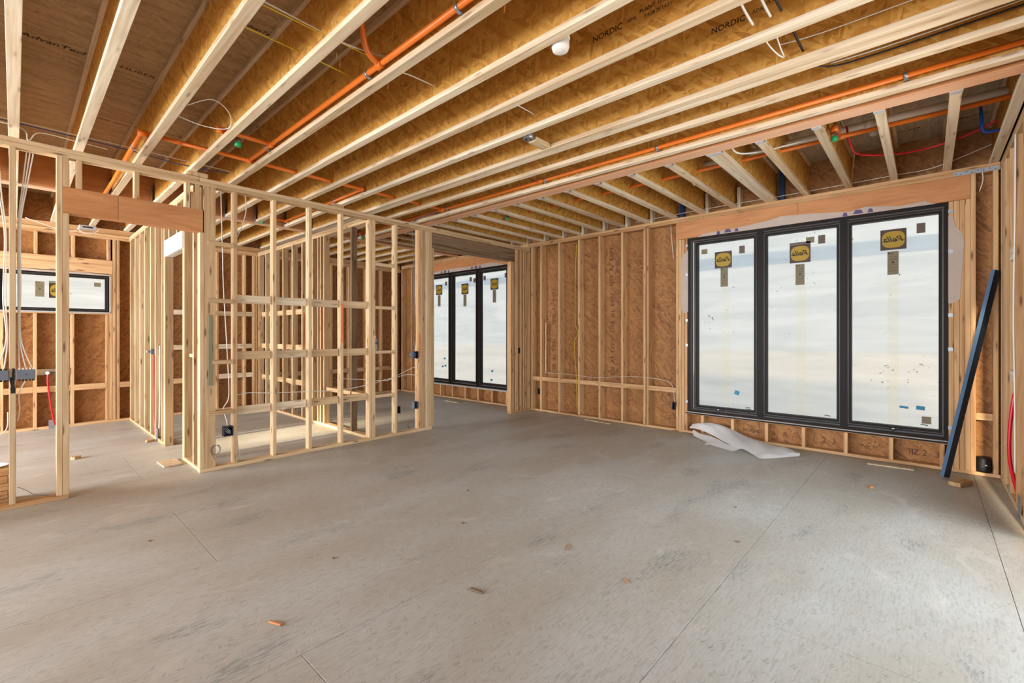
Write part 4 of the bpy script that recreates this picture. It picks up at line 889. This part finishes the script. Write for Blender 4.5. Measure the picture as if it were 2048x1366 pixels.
cable('purple blue cable looping over the top plate above the end post', [(3.85, 5.44, 3.0), (3.95, 5.40, 3.08), (4.02, 5.1, 3.12)], 0.006, 'cable_blue')
cable('white cable dropping from the blue box on the end post', [(3.895, 5.45, 1.06), (3.905, 5.45, 0.98), (3.935, 5.45, 0.90)], W, 'cable_white')
cable('yellow cable hanging on the far wall behind the wide corner stud', [(2.46, 9.60, 2.0), (2.47, 9.60, 1.5), (2.44, 9.60, 0.9), (2.46, 9.60, 0.4), (2.40, 9.60, 0.25)], 0.006, 'cable_yellow')
cable('thin white cable sagging high in the far hall beside the stud with the wiring bracket', [(0.1, 9.0, 2.98), (0.35, 9.0, 2.90), (0.5, 9.0, 2.87), (0.62, 9.0, 2.90)], 0.005, 'cable_white')
cable('thin white cable hanging under the grey ceiling box', [(0.60, 8.86, 2.90), (0.68, 8.86, 2.84), (0.78, 8.86, 2.86), (0.84, 8.86, 2.93)], 0.005, 'cable_white')
for dx, t in ((0.0, 'white cable running down the right side of the wiring bracket stud, innermost'), (0.012, 'white cable running down the right side of the wiring bracket stud, middle'), (0.024, 'white cable running down the right side of the wiring bracket stud, outermost')):
    cable(t, [(0.07 + dx * 1.6, 5.47, 2.91), (0.045 + dx, 5.46, 2.6), (0.022 + dx * 0.6, 5.45, 2.3), (0.022 + dx * 0.6, 5.45, 1.8), (0.024 + dx * 0.5, 5.45, 1.38), (0.03 + dx * 3.0, 5.435, 1.12)], W, 'cable_white')
for dx, t in ((0.0, 'white cable running down the left side of the wiring bracket stud, inner'), (-0.014, 'white cable running down the left side of the wiring bracket stud, outer')):
    cable(t, [(-0.09 + dx * 2, 5.47, 2.91), (-0.07 + dx, 5.46, 2.55), (-0.044 + dx * 0.5, 5.46, 2.2), (-0.046 + dx, 5.46, 1.7), (-0.036 + dx * 0.5, 5.45, 1.36), (-0.055 + dx * 3, 5.435, 1.12)], W, 'cable_white')
cable('white cable dropping below the right end of the wiring bracket', [(0.065, 5.43, 1.03), (0.04, 5.44, 0.97), (0.025, 5.45, 0.90), (0.03, 5.45, 0.80), (0.018, 5.45, 0.70)], W, 'cable_white')
cable('white cable looping low at the left edge beside the wiring bracket stud', [(-0.034, 5.45, 0.78), (-0.04, 5.44, 0.65), (-0.09, 5.44, 0.60), (-0.15, 5.44, 0.585)], 0.0035, 'cable_white')
cable('thin dark wire lying from stud to bottom plate in the left opening', [(0.02, 5.47, 0.16), (0.07, 5.47, 0.12), (0.11, 5.46, 0.08), (0.16, 5.46, 0.06), (0.20, 5.46, 0.045)], 0.0022, 'cable_grey', name='wire', cat='wire')
def coil(label, c, r, mat, axis_tilt):
    P = []
    for i in range(40):
        a = i / 39 * 2 * math.pi * 2.6
        P.append((c[0] + (r * math.cos(a)) * axis_tilt + 0.004 * i / 10, c[1] - 0.01 * math.sin(a) - 0.008, c[2] + r * math.sin(a)))
    P += [(c[0] - 0.02, c[1], c[2] - r * 0.6), (c[0] + 0.0, c[1], c[2] - r * 1.9)]
    tag(tube('wire_coil', P, 0.0022, mat, None, 6), label, 'wire')
coil('coil of thin grey wire at the foot of the wide corner stud', (1.392, Y_MID - 0.012, 0.215), 0.052, 'cable_grey', 0.75)
coil('coil of thin grey wire at the foot of the end post', (3.82, Y_MID + 0.05, 0.115), 0.05, 'cable_grey', 0.9)

# ------------------------------------------------------------------ electrical boxes
def elec_box(label, x0, x1, y0, y1, z0, z1, mat, face='-y', wires=True, ears=False):
    r_ = empty('electrical_box', ((x0 + x1) / 2, (y0 + y1) / 2, z0)); tag(r_, label, 'electrical box')
    t = 0.003
    if face == '-y':
        box('side', x0, x0 + t, y0, y1, z0, z1, mat, r_, 0); box('side', x1 - t, x1, y0, y1, z0, z1, mat, r_, 0)
        box('back', x0, x1, y1 - t, y1, z0, z1, 'box_dark', r_, 0); box('side', x0, x1, y0, y1, z0, z0 + t, mat, r_, 0); box('side', x0, x1, y0, y1, z1 - t, z1, mat, r_, 0)
        if wires:
            for k in range(3): tube('wire_end', [(x0 + 0.015 + k * 0.008, y1 - 0.01, z1 - 0.01), (x0 + 0.02 + k * 0.01, y0 + 0.012, (z0 + z1) / 2 + 0.01 * k), (x1 - 0.02, y0 + 0.006, z0 + 0.02 + 0.012 * k)], 0.0018, 'cable_white', r_, 5, True, 3)
    else:
        box('side', x0, x1, y0, y0 + t, z0, z1, mat, r_, 0); box('side', x0, x1, y1 - t, y1, z0, z1, mat, r_, 0)
        box('back', x1 - t, x1, y0, y1, z0, z1, 'box_dark', r_, 0); box('side', x0, x1, y0, y1, z0, z0 + t, mat, r_, 0); box('side', x0, x1, y0, y1, z1 - t, z1, mat, r_, 0)
    if ears:
        for zz in (z0 - 0.008, z1): box('mounting_ear', (x0 + x1) / 2 - 0.012, (x0 + x1) / 2 + 0.012, y0, y0 + t, zz, zz + 0.008, mat, r_, 0)
    return r_
b = elec_box('dark blue electrical box with wires on the third partition stud', 1.478, 1.563, Y_MID - 0.002, Y_MID + 0.07, 0.335, 0.435, 'box_blue')
b = elec_box('dark blue round backed box beside the orange mark on the end post', 3.868, 3.934, Y_MID - 0.004, Y_MID + 0.05, 1.06, 1.155, 'box_blue', wires=False, ears=True)
lathe('round_back', [(0.045, 0.0), (0.045, 0.03), (0.038, 0.036)], 'box_grey', b, (3.862, Y_MID + 0.055, 1.108), Matrix.Rotation(math.radians(90), 3, 'X'), 14)
elec_box('grey electrical box low on the end post above the wire coil', 3.862, 3.935, Y_MID - 0.004, Y_MID + 0.07, 0.335, 0.435, 'box_grey', wires=False)
elec_box('blue grey electrical box on the partition stud left of the end post', 3.585, 3.645, Y_MID + 0.02, Y_MID + 0.085, 0.30, 0.395, 'box_blue', wires=False)
elec_box('dark electrical box low in the first stud bay of the back wall', X_BACK + 0.002, X_BACK + 0.06, 5.21, 5.262, 0.31, 0.41, 'box_blue', '-x')
elec_box('dark electrical box low on the back wall left of the large window', X_BACK + 0.002, X_BACK + 0.06, 2.69, 2.745, 0.31, 0.415, 'box_blue', '-x')
elec_box('dark switch box in the post gap at the partition end', 6.10, 6.158, Y_MID + 0.004, Y_MID + 0.06, 1.06, 1.16, 'box_blue', wires=False)
elec_box('grey box on the inner wall under the shelf block', X_INNER + D4 + 0.001, X_INNER + D4 + 0.06, 6.2, 6.30, 0.42, 0.47, 'box_blue', wires=False)
mb = empty('floor_outlet', (X_BACK + 0.06, -0.41, T)); tag(mb, 'black round floor box standing in the right corner stud bay', 'floor box')
lathe('body', [(0.052, 0.0), (0.055, 0.02), (0.055, 0.12), (0.048, 0.13), (0.048, 0.145)], 'cable_black', mb, (X_BACK + 0.06, -0.41, T), None, 20); lathe('ring', [(0.06, 0.025), (0.06, 0.035), (0.056, 0.038)], 'cable_black', mb, (X_BACK + 0.06, -0.41, T), None, 20)
box('latch', X_BACK + 0.0, X_BACK + 0.005, -0.43, -0.415, T + 0.07, T + 0.08, 'galv_pale', mb, 0)

# ------------------------------------------------------------------ wiring bracket on the left stud
hb = empty('wiring_bracket', (0.0, 5.43, 1.03)); tag(hb, 'grey wiring bracket with white cables fixed across the left stud', 'wiring bracket')
box('bar', -0.21, -0.029, 5.405, 5.43, 1.04, 1.118, 'box_grey', hb); box('bar', 0.012, 0.118, 5.405, 5.43, 1.04, 1.118, 'box_grey', hb)
for x in (-0.19, -0.16, -0.13, -0.10, -0.07, -0.045, 0.028, 0.048, 0.068, 0.088, 0.106):
    box('connector', x - 0.006, x + 0.006, 5.41, 5.43, 1.118, 1.132, 'pex_white' if x > 0 else 'box_dark', hb, 0); box('connector', x - 0.007, x + 0.007, 5.41, 5.43, 1.026, 1.04, 'box_dark', hb, 0)
lathe('screw', [(0.004, 0), (0.004, 0.002)], 'box_dark', hb, (0.066, 5.405, 1.079), Matrix.Rotation(math.radians(90), 3, 'X'), 8)

# ------------------------------------------------------------------ water lines
def stub_pipe(label, pts, mat, plate=None, head=True, hose=0.011):
    r_ = empty('water_line', pts[-1]); tag(r_, label, 'water line')
    tube('pipe', pts, hose, mat, r_, 10, True)
    if head: lathe('valve_cap', [(0.012, -0.02), (0.022, -0.012), (0.026, 0.0), (0.022, 0.014), (0.008, 0.02)], 'pex_white', r_, (pts[0][0], pts[0][1], pts[0][2] + 0.01), Matrix.Rotation(math.radians(90), 3, 'X'), 12)
    if plate: box('nail_plate', *plate, 'galv', r_, 0)
    return r_
stub_pipe('red water pipe with white cap on the far wall left of the double stud', [(0.338, 9.60, 0.82), (0.335, 9.60, 0.70), (0.36, 9.60, 0.42), (0.385, 9.605, 0.22), (0.41, 9.61, 0.05)], 'pex_red', (0.345, 0.475, Y_FAR - 0.004, Y_FAR - 0.0005, 0.0, 0.13))
r_ = stub_pipe('red water pipe in the hall wall beside the white pipe', [(X_HALL + 0.03, 7.885, 1.16), (X_HALL + 0.03, 7.88, 0.9), (X_HALL + 0.035, 7.885, 0.6), (X_HALL + 0.03, 7.86, 0.3), (X_HALL + 0.035, 7.80, 0.04)], 'pex_red', None, False)
box('valve_body', X_HALL - 0.01, X_HALL + 0.06, 7.84, 7.90, 1.13, 1.20, 'box_grey', r_); box('valve_stem', X_HALL - 0.05, X_HALL - 0.01, 7.86, 7.885, 1.15, 1.18, 'galv', r_)
stub_pipe('white water pipe in the hall wall beside the red pipe', [(X_HALL + 0.045, 7.57, 1.25), (X_HALL + 0.045, 7.575, 0.9), (X_HALL + 0.045, 7.57, 0.5), (X_HALL + 0.03, 7.54, 0.04)], 'pex_white', None, False)
r_ = stub_pipe('thick red water pipe bending out of the right wall', [(5.60, Y_RIGHT - 0.05, 1.0), (5.56, Y_RIGHT - 0.005, 0.9), (5.55, Y_RIGHT + 0.022, 0.6), (5.55, Y_RIGHT + 0.02, 0.35), (5.56, Y_RIGHT - 0.03, 0.06)], 'pex_red', None, False, 0.013)
cable('white cable running the full height of the right wall', [(5.38, Y_RIGHT + 0.006, 3.0), (5.40, Y_RIGHT + 0.006, 2.4), (5.44, Y_RIGHT + 0.008, 1.9), (5.47, Y_RIGHT + 0.008, 1.5), (5.43, Y_RIGHT + 0.006, 1.0), (5.40, Y_RIGHT + 0.006, 0.3)], 0.006, 'pex_white')

# ------------------------------------------------------------------ loose things on the floor
def sheet_obj():
    # lower film edge outline on the floor, lifted and folded towards the wall
    A = [(6.40, 2.47, 0.085), (6.34, 2.33, 0.10), (6.26, 2.13, 0.07), (6.10, 1.95, 0.05), (5.98, 1.80, 0.035), (5.86, 1.60, 0.03), (5.72, 1.46, 0.012), (5.70, 1.36, 0.004), (6.08, 1.09, 0.006)]
    B = [(6.44, 2.44, 0.13), (6.445, 2.25, 0.185), (6.445, 2.05, 0.175), (6.44, 1.88, 0.12), (6.41, 1.70, 0.07), (6.37, 1.55, 0.05), (6.33, 1.40, 0.03), (6.29, 1.25, 0.035), (6.12, 1.085, 0.01)]
    V = []; F = []; m = 7; rr = random.Random(4)
    SA = spline(A, 3); SB = spline(B, 3); n = len(SA)
    for i in range(n):
        for j in range(m):
            t = j / (m - 1); p = SA[i].lerp(SB[i], t)
            edge = min(j, m - 1 - j, 1)
            p.z += edge * (0.012 * math.sin(i * 0.9 + j * 1.7) + rr.uniform(-0.004, 0.006)) + (0.02 * math.sin(math.pi * t))
            p.z = max(p.z, 0.003); V.append(p)
    for i in range(n - 1):
        for j in range(m - 1):
            a = i * m + j; F.append((a, a + 1, a + m + 1, a + m))
    base = Vector((6.1, 1.8, 0)); o = mesh_from('plastic_sheet', [v - base for v in V], F, 'poly_sheet', None, base, None, True)
    tag(o, 'crumpled white plastic sheet on the floor below the large window', 'plastic sheet')
    A2 = [(6.36, 2.42, 0.05), (6.25, 2.36, 0.012), (6.06, 2.12, 0.006), (5.92, 2.10, 0.004), (5.90, 2.02, 0.004), (5.86, 1.86, 0.004), (5.80, 1.72, 0.005)]
    B2 = [(6.38, 2.40, 0.07), (6.30, 2.30, 0.06), (6.22, 2.12, 0.05), (6.12, 1.98, 0.04), (6.04, 1.86, 0.035), (5.96, 1.74, 0.03), (5.88, 1.64, 0.025)]
    V = []; F = []
    for i in range(7):
        for j in range(4): V.append(Vector(A2[i]).lerp(Vector(B2[i]), j / 3) + Vector((0, 0, 0.01 * math.sin(i * 2 + j))))
    for v in V: v.z = max(v.z, 0.003)
    for i in range(6):
        for j in range(3):
            a = i * 4 + j; F.append((a, a + 1, a + 5, a + 4))
    f2 = mesh_from('folded_edge', V, F, 'poly_sheet', o, (0, 0, 0), None, True)
sheet_obj()
def prism(name, c, lx_, ly_, lz_, rz, mat, label, cat, group=None, tilt=0.0):
    me = box_mesh(lx_, ly_, lz_, 0.002, mat); o = bpy.data.objects.new(name, me); C.objects.link(o)
    o.location = c; o.rotation_euler = (tilt, 0, math.radians(rz)); tag(o, label, cat, group); return o
prism('wood_block', (5.95, -0.225, 0.021), 0.22, 0.089, 0.038, -25, 'spruce', 'short wood block on the floor near the leaning channel', 'wood block')
prism('wood_chip', (5.29, 0.388, 0.010), 0.055, 0.028, 0.018, 25, 'lvl', 'small reddish wood chip on the floor near the large window', 'wood chip')
prism('wood_strip', (6.25, 0.295, 0.007), 0.38, 0.055, 0.012, -86, 'osb_scrap', 'thin wood strip on the floor under the right pane', 'wood strip')
prism('board_scrap', (1.14, 6.07, 0.008), 0.30, 0.17, 0.014, 92, 'osb_scrap', 'square scrap of strand board on the floor by the hall wall', 'board scrap')
prism('wood_block', (0.47, 7.09, 0.016), 0.075, 0.05, 0.03, 40, 'spruce', 'small wood block on the hall floor seen through the left doorway', 'wood block')
prism('wood_block', (1.20, 7.50, 0.014), 0.09, 0.05, 0.025, 10, 'spruce_warm', 'small wood block at the foot of the hall door jamb', 'wood block')
prism('wood_chip', (0.855, 2.335, 0.006), 0.075, 0.016, 0.009, -68, 'lvl', 'brown wood splinter on the floor at the lower left', 'wood chip')
prism('wood_chip', (1.705, 1.82, 0.006), 0.085, 0.018, 0.009, -80, 'weathered', 'dark wood splinter on the floor at the lower middle', 'wood chip')
prism('wood_strip', (6.12, 7.3, 0.008), 0.42, 0.06, 0.013, 85, 'osb_scrap', 'thin wood strip on the floor of the far room below its window', 'wood strip')
prism('wood_strip', (1.45, 7.5, 0.012), 0.30, 0.05, 0.02, 0, 'osb_scrap', 'wood strip on the floor in the hall door opening', 'wood strip')
prism('wood_strip', (6.30, 3.9, 0.006), 0.5, 0.05, 0.01, 84, 'osb_scrap', 'thin wood strip on the floor along the back wall studs', 'wood strip')
rr = random.Random(7)
for i, (x, y, a, b_) in enumerate(((2.35, 1.27, 0.06, 0.006), (2.46, 1.75, 0.10, 0.006), (0.62, 3.9, 0.02, 0.012), (2.25, 2.55, 0.025, 0.012), (3.3, 0.95, 0.03, 0.014), (1.35, 2.75, 0.02, 0.010), (3.95, 1.15, 0.02, 0.012), (2.75, 3.05, 0.02, 0.012))):
    lab = ['thin red splinter on the floor right of the floor joint crossing', 'thin brown splinter on the floor near the middle right joint', 'tiny dark chip on the floor in front of the left doorway', 'tiny dark chip on the floor in the room centre', 'small dark chip on the floor joint at the right', 'tiny pale chip on the floor left of the centre', 'tiny dark chip on the floor joint toward the large window', 'tiny dark chip on the floor beyond the room centre'][i]
    prism('wood_chip', (x, y, 0.004), a, b_, 0.006, rr.uniform(0, 180), 'lvl' if i < 2 else 'weathered', lab, 'wood chip')
# leaning dark metal channel
ch = empty('metal_channel', (6.125, -0.11, 0)); tag(ch, 'long dark blue metal channel leaning against the back corner', 'metal channel')
def channel(p0, p1, wd, dp):
    p0 = Vector(p0); p1 = Vector(p1); d = (p1 - p0).normalized(); sd = Vector((0.75, -0.62, 0)); sd = (sd - d * sd.dot(d)).normalized(); up = d.cross(sd)
    def bar(name, o0, o1, h0, h1, mat):
        V = []
        for p in (p0, p1):
            for a, b in ((o0, h0), (o1, h0), (o1, h1), (o0, h1)): V.append(p + sd * a + up * b - p0)
        F = [(3, 2, 1, 0), (4, 5, 6, 7)] + [(i, (i + 1) % 4, 4 + (i + 1) % 4, 4 + i) for i in range(4)]
        mesh_from(name, V, F, mat, ch, p0)
    bar('web', -wd / 2, wd / 2, -dp * 0.6, -dp * 0.5, 'channel')
    for k in range(4):
        a = -wd / 2 + (wd - 0.012) * k / 3; bar('rib', a, a + 0.012, -dp / 2, dp / 2 * (1.0 if k in (0, 3) else 0.6), 'channel')
    bar('face', -wd / 2 - 0.003, -wd / 2, -dp * 0.6, dp / 2, 'channel_sheen')
    bar('face', -wd / 2 + 0.012, wd / 2 - 0.012, dp * 0.15, dp * 0.2, 'channel')
channel((6.13, -0.12, 0.012), (6.405, -0.485, 2.02), 0.066, 0.03)
# water bottle on the blocking
bt = empty('water_bottle', (3.262, Y_MID + 0.045, 1.183)); tag(bt, 'clear plastic water bottle standing on partition blocking', 'bottle')
BP = (3.262, Y_MID + 0.045, 1.183)
lathe('body', [(0.026, 0.0), (0.031, 0.004), (0.031, 0.12), (0.026, 0.145), (0.013, 0.172), (0.012, 0.182)], 'bottle_pet', bt, BP, None, 18)
lathe('label', [(0.0317, 0.085), (0.0317, 0.122)], 'bottle_label', bt, BP, None, 18); lathe('cap', [(0.0145, 0.178), (0.0145, 0.194), (0.012, 0.196)], 'bottle_cap', bt, BP, None, 14)
# lumber stack just inside the left opening
for i, (z, t_) in enumerate(((0.0, 'bottom board'), (0.062, 'second board from the bottom'), (0.124, 'third board from the bottom'), (0.186, 'fourth board from the bottom'), (0.248, 'top board'))):
    o = box('stacked_board', -1.25, -0.028 - 0.006 * (i % 2), 5.56, 5.84, z + 0.001, z + 0.060, 'spruce_warm', None, 0.004)
    tag(o, t_ + ' of the lumber stack behind the left stud', 'board', 'lumber stack at the left edge')
pl = lathe('paper_plate', [(0.0, 0.004), (0.07, 0.004), (0.10, 0.014), (0.102, 0.014), (0.072, 0.001), (0.0, 0.001)], 'paper', None, (-0.13, 5.68, 0.309), None, 24)
tag(pl, 'white paper plate on the lumber stack at the left edge', 'plate')
